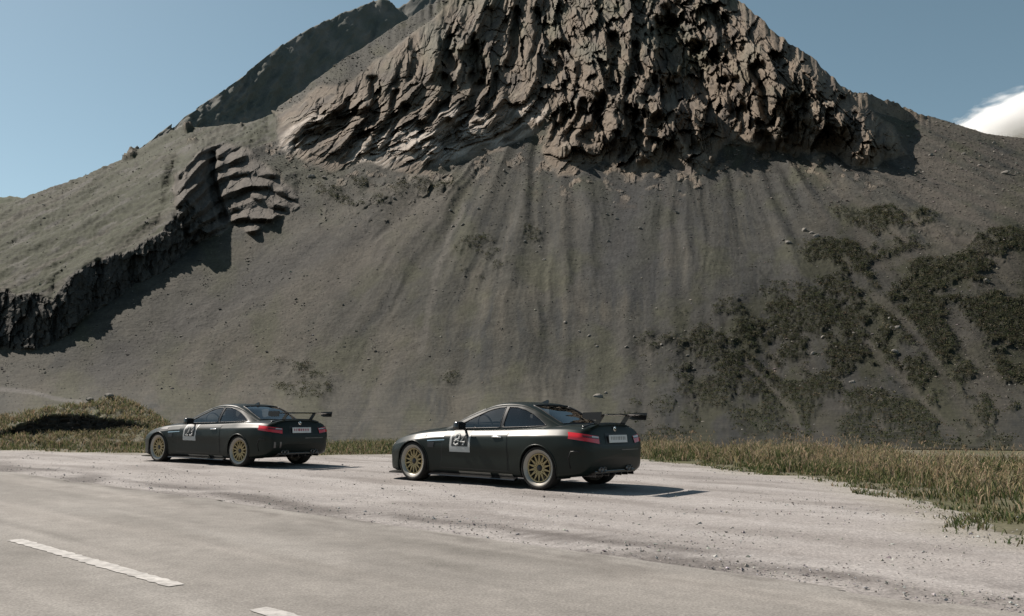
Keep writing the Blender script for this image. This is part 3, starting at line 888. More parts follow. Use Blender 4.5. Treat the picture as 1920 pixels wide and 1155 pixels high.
def car(prefix_label, loc, yaw, L=1.0, W=1.0, H=1.0, number='84', plate='grey', wing_z=1.25, seed=1, quad_exhaust=False, span_=.67, group=None):
    root = empty('race_coupe', (loc[0], loc[1], 0), yaw)
    tag(root, prefix_label, 'car', group)
    FX, RX = 1.345 * L, -1.345 * L
    TR = 0.328
    f = lambda xs, ys, k=1.0: pchip([(x if x > -1.7 else -1.7 + (x + 1.7) * .88) * L for x in xs], [y * k for y in ys])
    fW = f([2.17, 2.12, 2.0, 1.85, 1.6, 1.345, 1.0, .6, 0, -.6, -1.0, -1.345, -1.7, -1.95, -2.1, -2.19, -2.24, -2.27, -2.29],
           [.30, .52, .73, .82, .885, .905, .872, .862, .868, .882, .91, .937, .925, .90, .872, .828, .765, .66, .40], W)
    fzb = f([2.17, 2.1, 1.9, 1.5, .8, -.8, -1.5, -1.9, -2.1, -2.22, -2.29], [.30, .17, .15, .16, .16, .16, .18, .22, .25, .32, .52], H)
    fsh = f([2.17, 2.12, 2.0, 1.8, 1.5, 1.2, .8, 0, -.7, -1.3, -1.8, -2.1, -2.2, -2.25, -2.29], [.48, .585, .67, .745, .815, .862, .90, .927, .95, .975, .985, .965, .90, .78, .66], H)
    fzc = f([2.17, 2.12, 2.0, 1.8, 1.5, 1.2, .9, .6, 0, -1.0, -1.6, -2.0, -2.12, -2.18, -2.21, -2.24, -2.27, -2.29], [.52, .63, .73, .815, .885, .93, .958, .965, .965, .99, 1.025, 1.04, 1.045, 1.03, .96, .86, .76, .68], H)
    xs = np.concatenate([np.linspace(-2.2192, -1.96, 34), np.linspace(-1.96, 1.95, 150)[1:], np.linspace(1.95, 2.17, 22)[1:]]) * L
    rows = []
    for x in xs:
        w, zb, zs, zc = fW(x), fzb(x), fsh(x), fzc(x)
        tail = float(sst(-2.008 * L, -2.184 * L, x)); nose = float(sst(1.9 * L, 2.12 * L, x))
        hs_ = max(zs - zb, 0.06)
        kk = min(1.0, hs_ / .6)
        inn = 0.055 * (1 - 0.5 * tail)
        haun = float(np.exp(-((x - RX) / (0.42 * L)) ** 2)) + 0.8 * float(np.exp(-((x - FX) / (0.40 * L)) ** 2))
        cps = [(0, zb), (.55 * w, zb), (.84 * w, zb), (.945 * w, zb + .035 * min(1, hs_ / .5)), (.972 * w, zb + .20 * hs_), (w * (0.982 + .018 * haun), zb + .42 * hs_), (w, zb + .62 * hs_),
               (w * (.985 + .01 * haun), zs - .155 * kk), (w - .018 * kk, zs - .122 * kk), (w - .030 * kk, zs - .108 * kk), (w - .060 * kk, zs - .074 * kk), (w - .090 * kk, zs - .040 * kk), (w - .108 * kk, zs - .022 * kk), (w * .76 - inn, zs + .35 * (zc - zs)), (w * .45, zs + .85 * (zc - zs)), (0, zc)]
        cp_ = np.array(cps, float)
        t = np.concatenate([[0], np.cumsum(np.linalg.norm(np.diff(cp_, axis=0), axis=1) + 1e-4)])
        tt = np.concatenate([np.linspace(0, t[3], 9)[:-1], np.linspace(t[3], t[8], 24)[:-1], np.linspace(t[8], t[12], 10)[:-1], np.linspace(t[12], t[15], 18)])
        yy = pchip(t, cp_[:, 0])(tt); zz = pchip(t, cp_[:, 1])(tt)
        half = np.stack([np.full(len(tt), x), yy, zz], 1)
        oth = half[::-1][1:-1] * np.array([1, -1, 1])
        rows.append(np.concatenate([half, oth], 0))
    G = np.array(rows)                                  # stations x ring
    ns, nr_ = G.shape[:2]
    V3 = G.reshape(-1, 3)
    F = []
    for i in range(ns - 1):
        for j in range(nr_):
            j2 = (j + 1) % nr_
            F.append((i * nr_ + j, i * nr_ + j2, (i + 1) * nr_ + j2, (i + 1) * nr_ + j))
    F = np.array(F)
    caps = [tuple(range(nr_))[::-1], tuple(range((ns - 1) * nr_, ns * nr_))]
    bvh = BVHTree.FromPolygons([tuple(v) for v in V3], [tuple(q) for q in F] + caps)

    # wheel arches cut from the shell
    AR = 0.352
    Vn = V3.copy()
    cen = V3[F].mean(1)
    cut = np.zeros(len(F), bool)
    for wx in (FX, RX):
        dd = np.hypot(cen[:, 0] - wx, cen[:, 2] - TR * 0.99)
        cut |= (dd < AR) & (np.abs(cen[:, 1]) > .48)
    usedc = np.zeros(len(V3), bool); usedk = np.zeros(len(V3), bool)
    usedc[F[cut].ravel()] = True; usedk[F[~cut].ravel()] = True
    bnd = np.where(usedc & usedk)[0]
    for v in bnd:
        p = Vn[v]
        if abs(p[1]) < .56: continue
        for wx in (FX, RX):
            q = np.array([p[0] - wx, p[2] - TR * 0.99]); r_ = np.linalg.norm(q)
            if r_ < AR + .08:
                q = q / r_ * AR
                p[0] = wx + q[0]; p[2] = max(TR * 0.99 + q[1], 0.14)
    # material of the cabin opening: dark
    keepF = F[~cut]
    body = obj_py('body', Vn, [tuple(q) for q in keepF] + caps, M_CAR, root, True)
    body.data.materials.append(M_DARK)
    cz = np.array([V3[list(q)].mean(0) for q in keepF])
    for i, (cx_, cy_, cz_) in enumerate(cz):
        if cz_ > .88 * H and abs(cy_) < .70 * W and -1.62 * L < cx_ < .64 * L:
            body.data.polygons[i].material_index = 1
        if cz_ < .20 * H:
            body.data.polygons[i].material_index = 1

    def cast(o, d_, b=bvh, off=0.004):
        h_ = b.ray_cast(Vector(o), Vector(d_).normalized())
        if h_[0] is None: return None
        n_ = h_[1]
        if n_.dot(Vector(d_)) > 0: n_ = -n_
        return h_[0] + n_ * off

    def patch(name, quad, nu, nv, ofn, dirv, m, off=0.005, b=bvh, parent=root, thick=0.0, warp=None):
        """panel laid on the shell: quad corners in 2-d (a,b) -> ofn gives ray origin"""
        q = np.array(quad, float)
        vs = []; ok = []
        for i in range(nu + 1):
            for j in range(nv + 1):
                s_, t_ = i / nu, j / nv
                p = q[0] * (1 - s_) * (1 - t_) + q[1] * s_ * (1 - t_) + q[2] * s_ * t_ + q[3] * (1 - s_) * t_
                if warp: p = warp(p, s_, t_)
                h_ = cast(ofn(*p), dirv, b, off)
                ok.append(h_ is not None)
                vs.append(h_ if h_ is not None else Vector((0, 0, 0)))
        fs = []
        for i in range(nu):
            for j in range(nv):
                a = i * (nv + 1) + j
                ids = (a, a + nv + 1, a + nv + 2, a + 1)
                if all(ok[k] for k in ids): fs.append(ids)
        used = sorted({k for f_ in fs for k in f_}); mp = {k: n_ for n_, k in enumerate(used)}
        o = obj_py(name, [vs[k] for k in used], [tuple(mp[k] for k in f_) for f_ in fs], m, parent, True)
        if dirv[0] + dirv[1] * 0.9 + dirv[2] * .8 != 0:
            me = o.data
            if len(me.polygons):
                nn = sum((p.normal for p in me.polygons), Vector()).normalized()
                if nn.dot(Vector(dirv)) > 0: me.flip_normals()
        return o

    SL = lambda sgn: ((lambda a, b_: (a, 3.0 * sgn, b_)), (0, -sgn, 0))
    # arch lips and liners, doors, sills, vents: both sides
    for sgn in (1, -1):
        ofn, dv = SL(sgn)
        for wx in (FX, RX):
            arc = []
            for k in range(31):
                a = math.radians(-18 + 216 * k / 30)
                x_, z_ = wx + AR * math.cos(a), TR * .99 + AR * math.sin(a)
                if z_ < .17: continue
                h_ = cast((x_ + .02 * math.cos(a), 3 * sgn, z_ + .02 * math.sin(a)), dv, off=0.0)
                if h_ is None: continue
                arc.append((x_, h_.y + 0.002 * sgn, z_))
            obj_py('wheel_arch_lip', *tube(arc, 0.011, 6), M_CAR, root, True)
            vs, fs = lathe([(sgn * .50, AR + .012), (sgn * .86 * W, AR + .012)], 24, math.radians(-25), math.radians(205))
            vs = [(x_ + wx, y_, z_ + TR * .99) for x_, y_, z_ in vs]
            vs2, fs2 = lathe([(sgn * .50, .02), (sgn * .50, AR + .012)], 24, math.radians(-25), math.radians(205))
            vs2 = [(x_ + wx, y_, z_ + TR * .99) for x_, y_, z_ in vs2]
            obj_py('wheel_arch_liner', *join((vs, fs), (vs2, fs2)), M_DARK, root)
        # door with a dark shut line around it
        dq = [(.70 * L, .27 * H), (-.74 * L, .27 * H), (-.72 * L, .90 * H), (.64 * L, .872 * H)]
        cq = np.mean(dq, 0)
        gq = [tuple(cq + (np.array(p) - cq) * np.array([1.0 + .012 / .7, 1.0 + .012 / .3])) for p in dq]
        wrp = lambda p, s_, t_: (p[0], p[1])
        patch('door_shut_line', gq, 24, 10, ofn, dv, M_TRIM, 0.0025)
        dr = patch('door', dq, 40, 18, ofn, dv, M_CAR, 0.0055)
        # handle
        hp = cast((-.52 * L, 3 * sgn, .81 * H), dv, off=.012)
        if hp is not None:
            vs, fs = rbox(hp.x, hp.y, hp.z, .20, .03, .028, .010)
            obj_py('handle', vs, fs, M_CHROME if sgn > 0 else M_CAR, dr, True)
        # white number square with black field and figures
        nx, nz_ = .27 * L, .765 * H
        pn = patch('number_panel', [(nx + .225, nz_ - .215), (nx - .225, nz_ - .215), (nx - .225, nz_ + .15), (nx + .225, nz_ + .15)], 10, 10, ofn, dv, M_WHITE, 0.0085)
        patch('number_field', [(nx + .18, nz_ - .125), (nx - .18, nz_ - .125), (nx - .18, nz_ + .125), (nx + .18, nz_ + .125)], 10, 10, ofn, dv, M_BLACKP, 0.0105, parent=pn)
        for di, chx in enumerate(number):
            polys = []
            for ln in DIG[chx]:
                pl = []
                for (u_, v_) in ln:
                    xx = (-.125 + .135 * di + .105 * u_ + .03 * v_)
                    h_ = cast((nx - sgn * xx, 3 * sgn, nz_ - .105 + .165 * v_), dv, off=0.014)
                    pl.append(h_)
                polys.append(tube(pl, 0.019, 6))
            obj_py('number_figure', *join(*polys), M_WHITE, pn)
        # side skirt blade, silver strips, front vent
        sk = []
        for x_ in np.linspace(.92, -.93, 24) * L:
            sk.append((x_, sgn * (float(fW(x_)) * .97 + .02), .155 * H))
        vs = []; fs = []
        for i, p in enumerate(sk):
            for dy, dz in ((-.05, .02), (.035, -.012), (.04, -.024), (-.05, -.02)):
                vs.append((p[0], p[1] + sgn * dy, p[2] + dz))
        for i in range(len(sk) - 1):
            for k in range(4):
                fs.append((i * 4 + k, i * 4 + (k + 1) % 4, i * 4 + 4 + (k + 1) % 4, i * 4 + 4 + k))
        obj_py('side_skirt', vs, fs, M_CARB, root)
        for x0, x1 in ((.30, -.38), (-.55, -.84)):
            patch('skirt_strip', [(x0 * L, .190 * H), (x1 * L, .190 * H), (x1 * L, .222 * H), (x0 * L, .222 * H)], 14, 2, ofn, dv, M_LIP, 0.012)
        vn = patch('fender_vent', [(.99 * L, .60 * H), (.86 * L, .60 * H), (.84 * L, .715 * H), (.99 * L, .70 * H)], 8, 8, ofn, dv, M_TRIM, 0.006)
        patch('vent_strip', [(1.0 * L, .705 * H), (.62 * L, .73 * H), (.62 * L, .742 * H), (1.0 * L, .722 * H)], 12, 1, ofn, dv, M_CHROME, 0.010, parent=vn)
        # louvres over the front wheel
        lv = patch('fender_louvre', [(1.30 * L, .765 * H), (1.06 * L, .775 * H), (1.08 * L, .835 * H), (1.28 * L, .815 * H)], 8, 4, ofn, dv, M_TRIM, 0.007)
        # rear bumper vent frame (side)
        fr = []
        for (x_, z_) in ((-1.93, .36), (-1.90, .52), (-1.95, .62), (-2.06, .63), (-2.08, .60)):
            h_ = cast((x_ * L, 3 * sgn, z_ * H), dv, off=.003)
            if h_ is not None: fr.append(h_)
        obj_py('bumper_crease', *tube(fr, 0.010, 6), M_TRIM, root, True)
        # tail lamp: wraps round the corner
        dcor = Vector((.80, -.60 * sgn, 0))
        c0_ = Vector((-2.070 * L, .72 * W * sgn, 0))
        e1 = Vector((-.6 * 1.0, -.8 * sgn, 0))       # from side towards the middle of the tail
        ofl = lambda a, b_: tuple(c0_ - dcor * 1.2 + e1 * a + Vector((0, 0, b_)))
        lamp = patch('tail_lamp', [(-.24, .815 * H), (.245, .735 * H), (.245, .850 * H), (-.22, .915 * H)], 26, 8, ofl, dcor, M_RED, 0.010)
        patch('lamp_strip', [(-.05, .835 * H), (.235, .805 * H), (.235, .832 * H), (-.05, .866 * H)], 14, 3, ofl, dcor, M_REDD, 0.013, parent=lamp)
        patch('lamp_glass', [(.10, .835 * H), (.235, .825 * H), (.235, .845 * H), (.10, .858 * H)], 8, 2, ofl, dcor, M_LAMP, 0.0135, parent=lamp)
        # head lamp
        dcf = Vector((-.75, -.66 * sgn, 0)); cf = Vector((2.02 * L, .62 * W * sgn, 0)); e2 = Vector((-.66, .75 * sgn, 0))
        ofh = lambda a, b_: tuple(cf - dcf * 1.2 + e2 * a + Vector((0, 0, b_)))
        hl = patch('head_lamp', [(-.22, .56 * H), (.20, .60 * H), (.24, .655 * H), (-.22, .635 * H)], 14, 5, ofh, dcf, M_LAMP, 0.006)
        # mirror
        my = sgn * (float(fW(.3 * L)) + .10)
        vs, fs = rbox(.20 * L, my, .985 * H, .12, .20, .135, .035, .86)
        mir = obj_py('mirror', vs, fs, M_CARB, root, True)
        obj_py('mirror_stalk', *tube([(.24 * L, sgn * .76 * W, .92 * H), (.21 * L, my - sgn * .02, .945 * H)], .022, 6), M_CARB, mir, True)
        vs, fs = rbox(.137 * L, my, .985 * H, .008, .175, .115, .003)
        obj_py('mirror_glass', vs, fs, M_CARB, mir)

    # bonnet and boot lid panels
    up = (lambda a, b_: (a, b_, 3.0)); dn = (0, 0, -1)
    patch('bonnet', [(.98 * L, -.66 * W), (1.92 * L, -.58 * W), (1.92 * L, .58 * W), (.98 * L, .66 * W)], 30, 24, up, dn, M_CAR, 0.005)
    bl = patch('boot_lid', [(-1.70 * L, -.58 * W), (-2.100 * L, -.60 * W), (-2.100 * L, .60 * W), (-1.70 * L, .58 * W)], 16, 24, up, dn, M_CAR, 0.005)
    # lip on the boot lid
    lip = []
    for y_ in np.linspace(-.66, .66, 25) * W:
        h_ = cast((-2.052 * L + .10 * (y_ / W) ** 2, y_, 3), dn, off=.002)
        lip.append(h_)
    obj_py('boot_lip', *tube(lip, [0.022] * 25, 8), M_CARB, bl, True)
    # rear face: recess, plate, emblem, diffuser, exhausts
    bk = (lambda a, b_: (-3.5, a, b_)); fw_ = (1, 0, 0)
    patch('boot_shut_line', [(.50 * W, .70 * H), (-.50 * W, .70 * H), (-.50 * W, .712 * H), (.50 * W, .712 * H)], 20, 1, bk, fw_, M_TRIM, 0.004, parent=bl)
    patch('plate_recess', [(.33, .735 * H), (-.33, .735 * H), (-.31, .90 * H), (.31, .90 * H)], 12, 6, bk, fw_, M_TRIM, 0.004)
    hp = cast(bk(0, .80 * H), fw_, off=0.0)
    px_ = hp.x - .028
    zc_ = .812 * H
    vs, fs = rbox(px_, 0, zc_, .008, .52, .115, .003)
    tl = 0.10
    vs = [(x_ + (z_ - zc_) * tl, y_, z_) for x_, y_, z_ in vs]
    pl = obj_py('number_plate', vs, fs, M_PLATE, root)
    rnd = random.Random(seed)
    y_ = .20
    marks = []
    while y_ > -.21:
        w_ = rnd.uniform(.018, .034)
        marks.append(rbox(px_ - .0045, y_, zc_, .003, w_, .066, 0))
        y_ -= w_ + rnd.uniform(.018, .03)
    for mv, mf in marks:
        obj_py('plate_mark', mv, mf, M_PRED if plate == 'red' else M_PGREY, pl)
    # emblem above the plate
    eh = cast(bk(0, .965 * H), fw_, off=.004)
    eh = eh if eh is not None else Vector((-2.140 * L, 0, .96 * H))
    vs, fs = lathe([(0, 0.001), (0, .040), (.008, .042), (.012, .034), (.012, .001)], 24)
    vs = [(eh.x - y2, eh.y + x2, eh.z + z2) for x2, y2, z2 in vs]
    em = obj_py('emblem', vs, fs, M_CHROME, root, True)
    for q0 in (0.0, math.pi):
        vs, fs = [(eh.x - .0135, eh.y, eh.z)], []
        for k in range(9):
            a = q0 + math.pi / 2 * k / 8
            vs.append((eh.x - .0135, eh.y + .026 * math.cos(a), eh.z + .026 * math.sin(a)))
        fs = [(0, k, k + 1) for k in range(1, 9)]
        obj_py('emblem_quarter', vs, fs, M_TRIM, em)
    # diffuser
    dfp = []
    for i, y_ in enumerate(np.linspace(-.55, .55, 7) * W):
        vs, fs = rbox(-2.052 * L, y_, .262 * H, .22, .012, .075, .003)
        dfp.append((vs, fs))
    vs, fs = rbox(-2.026 * L, 0, .295 * H, .30, 1.16 * W, .05, .012)
    df = obj_py('diffuser', vs, fs, M_CARB, root)
    for vs, fs in dfp:
        obj_py('diffuser_fin', vs, fs, M_CARB, df)
    for y_ in ((.34, .44, -.34, -.44) if not quad_exhaust else (.36, .46, -.36, -.46)):
        vs, fs = lathe([(-.02, .034), (.10, .034), (.10, .042), (-.02, .042), (-.02, .034)], 20)
        vs = [(-2.140 * L - y2 * .6, y_ + x2, .335 * H + z2) for x2, y2, z2 in vs]
        obj_py('exhaust_tip', vs, fs, M_DISC, root, True)
    if quad_exhaust:
        for y_ in (.70, .56):
            patch('bumper_reflector', [(y_ + .022, .43 * H), (y_ - .022, .43 * H), (y_ - .022, .56 * H), (y_ + .022, .56 * H)], 2, 6, bk, fw_, M_DISC, .006)
    # lower rear bumper skin and reflector strip
    patch('bumper_strip', [(-.10, .63 * H), (-.62 * W, .63 * H), (-.62 * W, .642 * H), (-.10, .642 * H)], 16, 1, bk, fw_, M_DISC, .006)
    # front splitter
    vs = []; fs = []
    ys = np.linspace(-.86, .86, 21) * W
    for y_ in ys:
        xx = (2.22 - .30 * abs(y_ / W / .86) ** 3) * L
        for (dx, z_) in ((0, .115), (0, .130), (-.35, .135), (-.35, .115)):
            vs.append((xx + dx, y_, z_ * H))
    for i in range(20):
        for k in range(4):
            fs.append((i * 4 + k, i * 4 + (k + 1) % 4, i * 4 + 4 + (k + 1) % 4, i * 4 + 4 + k))
    fs += [(0, 1, 2, 3), (80, 83, 82, 81)]
    obj_py('front_splitter', vs, fs, M_CARB, root)

    # ---------------- cabin
    gzr = f([.84, .70, .44, .15, -.05, -.17, -.33, -.55, -.80, -1.06, -1.31, -1.53, -1.72, -1.85], [.935, .985, 1.10, 1.232, 1.31, 1.353, 1.39, 1.405, 1.388, 1.308, 1.18, 1.065, 0.985, .94], H)
    gwb = f([.84, .65, .35, -.1, -.6, -1.1, -1.4, -1.7, -1.85], [.66, .72, .748, .757, .762, .765, .752, .70, .65], W)
    gwr = f([.84, .45, .15, -.1, -.5, -1.0, -1.4, -1.7, -1.85], [.69, .67, .63, .595, .58, .575, .575, .57, .56], W)
    gzb = lambda x: fsh(x) - .03
    xg = np.linspace(.84, -1.85, 150) * L
    NS_, NT_ = 26, 22
    rows = []
    for x in xg:
        zr, wb_, wr_, zb_ = float(gzr(x)), float(gwb(x)), float(gwr(x)), float(gzb(x))
        ze = max(zr - .048, zb_ + .004); zr = max(zr, ze + .004)
        wr_ = min(wr_, wb_ - .01)
        hh = ze - zb_
        side = []
        for i in range(NS_):
            s_ = i / (NS_ - 1)
            yy = wb_ + (wr_ + .012 - wb_) * s_ + .022 * math.sin(math.pi * s_) * min(1, hh / .2)
            side.append((yy, zb_ + hh * s_ * .97))
        y0, z0 = side[-1]
        top = []
        for i in range(1, NT_ + 1):
            a = (math.pi / 2) * i / NT_
            yy = y0 * math.cos(a) ** .62 if i < NT_ else 0.0
            zz = z0 + (zr - z0) * math.sin(a) ** .9
            top.append((yy, zz))
        half = np.array([(x, y_, z_) for y_, z_ in side + top])
        oth = half[::-1][1:] * np.array([1, -1, 1])
        rows.append(np.concatenate([half, oth], 0))
    G = np.array(rows); ns, nr_ = G.shape[:2]
    V3 = G.reshape(-1, 3).copy()
    F = grid_faces(ns, nr_)
    jj = F[:, 0] % nr_
    sideL = jj < NS_ - 1; sideR = jj >= nr_ - NS_; topf = ~(sideL | sideR)
    cen = V3[F].mean(1)
    gb = BVHTree.FromPolygons([tuple(v) for v in V3], [tuple(q) for q in F])
    bel = lambda x: float(fsh(x * L)) / H + .022
    DLO1 = [(.44, bel(.44)), (.32, 1.03), (.12, 1.128), (-.07, 1.212), (-.22, 1.266), (-.38, 1.298), (-.51, 1.306), (-.48, bel(-.48)), (0, bel(0))]
    DLO2 = [(-.545, bel(-.545)), (-.575, 1.308), (-.73, 1.302), (-.90, 1.262), (-1.07, 1.19), (-1.21, 1.11), (-1.33, 1.035), (-1.355, bel(-1.355) + .010), (-1.2, bel(-1.2)), (-.9, bel(-.9))]
    WS = [(.68, 0), (.66, .60), (.34, .60), (-.01, .525), (-.04, 0), (-.01, -.525), (.34, -.60), (.66, -.60)]
    RW = [(-.93, 0), (-.95, .47), (-1.25, .505), (-1.55, .51), (-1.585, 0), (-1.55, -.51), (-1.25, -.505), (-.95, -.47)]
    SX = np.array([L, H]); TX = np.array([L, W])
    wins = [('side_window', np.array(DLO1) * SX, sideL, 1), ('quarter_window', np.array(DLO2) * SX, sideL, 1), ('side_window', np.array(DLO1) * SX, sideR, -1), ('quarter_window', np.array(DLO2) * SX, sideR, -1), ('windscreen', np.array(WS) * TX, topf, 0), ('rear_window', np.array(RW) * TX, topf, 0)]
    cutall = np.zeros(len(F), bool)
    for nm, pg, sel, sgn in wins:
        a2, b2 = (0, 2) if sgn else (0, 1)
        sdp = poly_sd(cen[:, a2], cen[:, b2], pg)
        cut = sel & (sdp > 0)
        cutall |= cut
        uc = np.zeros(len(V3), bool); uk = np.zeros(len(V3), bool)
        uc[F[cut].ravel()] = True; uk[F[~cut].ravel()] = True
        for v in np.where(uc & uk)[0]:
            p = V3[v][[a2, b2]]
            best = None
            n_ = len(pg)
            for i in range(n_):
                A, B = pg[i], pg[(i + 1) % n_]
                t_ = np.clip(np.dot(p - A, B - A) / np.dot(B - A, B - A), 0, 1)
                q = A + t_ * (B - A)
                dd = np.linalg.norm(q - p)
                if best is None or dd < best[0]: best = (dd, q)
            if best[0] > .045: continue
            q = best[1]
            if sgn: h_ = gb.ray_cast(Vector((q[0], 3 * sgn, q[1])), Vector((0, -sgn, 0)))
            else: h_ = gb.ray_cast(Vector((q[0], q[1], 3)), Vector((0, 0, -1)))
            if h_[0] is not None: V3[v] = h_[0]
        # the pane itself, set in a little
        ids = np.unique(F[cut].ravel()); mp = np.zeros(len(V3), int); mp[ids] = np.arange(len(ids))
        pv = V3[ids].copy()
        if sgn: pv[:, 1] -= sgn * .006
        else: pv[:, 2] -= .006
        pane = obj_py(nm, pv, mp[F[cut]][:, ::-1], M_GLASS, root, True)
        # rubber surround
        ring = []
        n_ = len(pg)
        for i in range(n_):
            A, B = pg[i], pg[(i + 1) % n_]
            for t_ in np.arange(0, 1, .12):
                q = A + t_ * (B - A)
                h_ = gb.ray_cast(Vector((q[0], 3 * sgn, q[1])), Vector((0, -sgn, 0))) if sgn else gb.ray_cast(Vector((q[0], q[1], 3)), Vector((0, 0, -1)))
                if h_[0] is not None: ring.append(h_[0])
        obj_py('window_seal', *tube(ring, .0085 if sgn else .012, 5, True), M_TRIM, pane, True)
    obj_py('roof', V3, F[~cutall][:, ::-1], M_CAR, root, True)
    # black pillar between the side windows
    for sgn in (1, -1):
        patch('pillar_trim', [(-.485 * L, bel(-.485) * H), (-.54 * L, bel(-.54) * H), (-.57 * L, 1.306 * H), (-.515 * L, 1.306 * H)], 3, 10, (lambda a, b_, s_=sgn: (a, 3.0 * s_, b_)), (0, -sgn, 0), M_TRIM, .003, b=gb)
    # roof fin aerial
    vs = [(-.74 * L, -.02, 1.385 * H), (-.74 * L, .02, 1.385 * H), (-.90 * L, .018, 1.345 * H), (-.90 * L, -.018, 1.345 * H), (-.87 * L, .006, 1.44 * H), (-.87 * L, -.006, 1.44 * H), (-.90 * L, .006, 1.435 * H), (-.90 * L, -.006, 1.435 * H)]
    fs = [(0, 1, 4, 5), (1, 2, 6, 4), (3, 0, 5, 7), (4, 6, 7, 5), (2, 3, 7, 6)]
    obj_py('roof_aerial', vs, fs, M_CARB, root)
    # seats, wheel, dashboard, rear shelf
    for sgn in (1, -1):
        vs, fs = rbox(-.38 * L, .37 * sgn, 1.0 * H, .16, .46, .24, .05, .8)
        hv, hf = rbox(-.42 * L, .37 * sgn, 1.165 * H, .11, .27, .19, .045, .85)
        st = obj_py('seat', vs, fs, M_SEAT, root, True)
        obj_py('headrest', hv, hf, M_SEAT, st, True)
    ring = [(.14 * L + .05 * math.sin(a), .37 + .18 * math.cos(a), 1.0 * H + .17 * math.sin(a)) for a in np.linspace(0, 2 * math.pi, 28, endpoint=False)]
    obj_py('steering_wheel', *tube(ring, .015, 6, True), M_DARK, root, True)
    vs, fs = rbox(.36 * L, 0, .98 * H, .38, 1.30 * W, .07, .03)
    obj_py('dashboard', vs, fs, M_DARK, root, True)
    vs, fs = rbox(-.14 * L, 0, 1.28 * H, .03, .22, .065, .012)
    obj_py('rear_view_mirror', vs, fs, M_DARK, root, True)
    # roll hoop behind the seats
    hoop = [(-.75 * L, .58 * W, .95 * H), (-.75 * L, .56 * W, 1.15 * H), (-.74 * L, .46 * W, 1.31 * H), (-.74 * L, -.46 * W, 1.31 * H), (-.75 * L, -.56 * W, 1.15 * H), (-.75 * L, -.58 * W, .95 * H)]
    obj_py('roll_hoop', *tube(hoop, .02, 6), M_DARK, root, True)

    # ---------------- rear wing
    span = span_ * W
    sec = [(.13, 0), (.09, .016), (.0, .022), (-.09, .016), (-.14, .024), (-.14, .018), (-.08, .004), (.02, -.004), (.10, -.007)]
    vs = []; fs = []
    ys = np.linspace(-span, span, 13)
    for y_ in ys:
        dz = -.012 * float(sst(.45, .62, abs(y_) / W))
        for (x_, z_) in sec:
            vs.append((-2.18 * L + x_, y_, wing_z + z_ + dz))
    k_ = len(sec)
    for i in range(12):
        for j in range(k_):
            fs.append((i * k_ + j, i * k_ + (j + 1) % k_, (i + 1) * k_ + (j + 1) % k_, (i + 1) * k_ + j))
    fs += [tuple(range(k_)), tuple(range(12 * k_, 13 * k_))[::-1]]
    wing = obj_py('rear_wing', vs, fs, M_CARB, root)
    for sgn in (1, -1):
        ev = [(.16, .045), (.17, -.055), (.10, -.085), (-.15, -.085), (-.17, .06)]
        vs = [(-2.18 * L + x_, sgn * span + .006 * q, wing_z + z_ * .8) for q in (-1, 1) for x_, z_ in ev]
        fs = [(0, 1, 2, 3, 4), (9, 8, 7, 6, 5)] + [(i, i + 5, (i + 1) % 5 + 5, (i + 1) % 5) for i in range(5)]
        obj_py('wing_end_plate', vs, fs, M_TRIM, wing)
        zd = 1.02 * H
        uy = sgn * .38 * W
        pr = [(-2.00 * L, zd), (-2.10 * L, zd), (-2.22 * L, wing_z), (-2.13 * L, wing_z + .004)]
        vs = [(x_, uy + .006 * q, z_) for q in (-1, 1) for x_, z_ in pr]
        n_ = len(pr)
        fs = [tuple(range(n_)), tuple(range(n_, 2 * n_))[::-1]] + [(i, i + n_, (i + 1) % n_ + n_, (i + 1) % n_) for i in range(n_)]
        obj_py('wing_upright', vs, fs, M_CARB, wing)

    # ---------------- wheels
    wy = .80 * W
    for (wx, steer) in ((FX, -2.0), (RX, 0.0)):
        for sgn in (1, -1):
            yo = wy + (.012 if wx < 0 else -.012)
            # hub face at +y (outer); mirrored for the right side
            def place(vs):
                out = []
                for x_, y_, z_ in vs:
                    y2 = y_ * sgn
                    a = math.radians(steer)
                    out.append((wx + x_ * math.cos(a) - y2 * math.sin(a), sgn * yo + x_ * math.sin(a) + y2 * math.cos(a), TR + z_))
                return out
            # spokes as crossed pairs
            sp_ = []
            for k in range(14):
                for tw in (-1, 1):
                    a0 = 2 * math.pi * k / 14; a1 = a0 + tw * math.radians(13)
                    p0 = Vector((.062 * math.cos(a0), .028, .062 * math.sin(a0)))
                    p1 = Vector((.205 * math.cos(a1), .040, .205 * math.sin(a1)))
                    t_ = (p1 - p0).normalized(); u_ = Vector((-t_.z, 0, t_.x))
                    w0, w1 = .008, .006
                    vs = [p0 - u_ * w0 + Vector((0, .012, 0)), p0 + u_ * w0 + Vector((0, .012, 0)), p1 + u_ * w1 + Vector((0, .008, 0)), p1 - u_ * w1 + Vector((0, .008, 0)),
                          p0 - u_ * w0 - Vector((0, .03, 0)), p0 + u_ * w0 - Vector((0, .03, 0)), p1 + u_ * w1 - Vector((0, .02, 0)), p1 - u_ * w1 - Vector((0, .02, 0))]
                    sp_.append(([tuple(v) for v in vs], [(0, 1, 2, 3), (4, 7, 6, 5), (0, 4, 5, 1), (1, 5, 6, 2), (2, 6, 7, 3), (3, 7, 4, 0)]))
            rimc = lathe([(.020, .045), (.034, .050), (.036, .075), (.018, .080)], 30)
            ring2 = lathe([(.030, .196), (.048, .200), (.050, .216), (.02, .220)], 44)
            vs, fs = join(*(sp_ + [rimc, ring2]))
            wh = obj_py('wheel', place(vs), fs, M_GOLD, root, False)
            vs, fs = lathe([(.02, .214), (.045, .218), (.060, .235), (.068, .252), (.078, .268), (.080, .276), (.070, .278), (-.16, .262), (-.16, .20)], 48)
            obj_py('rim', place(vs), fs, M_LIP, wh, True)
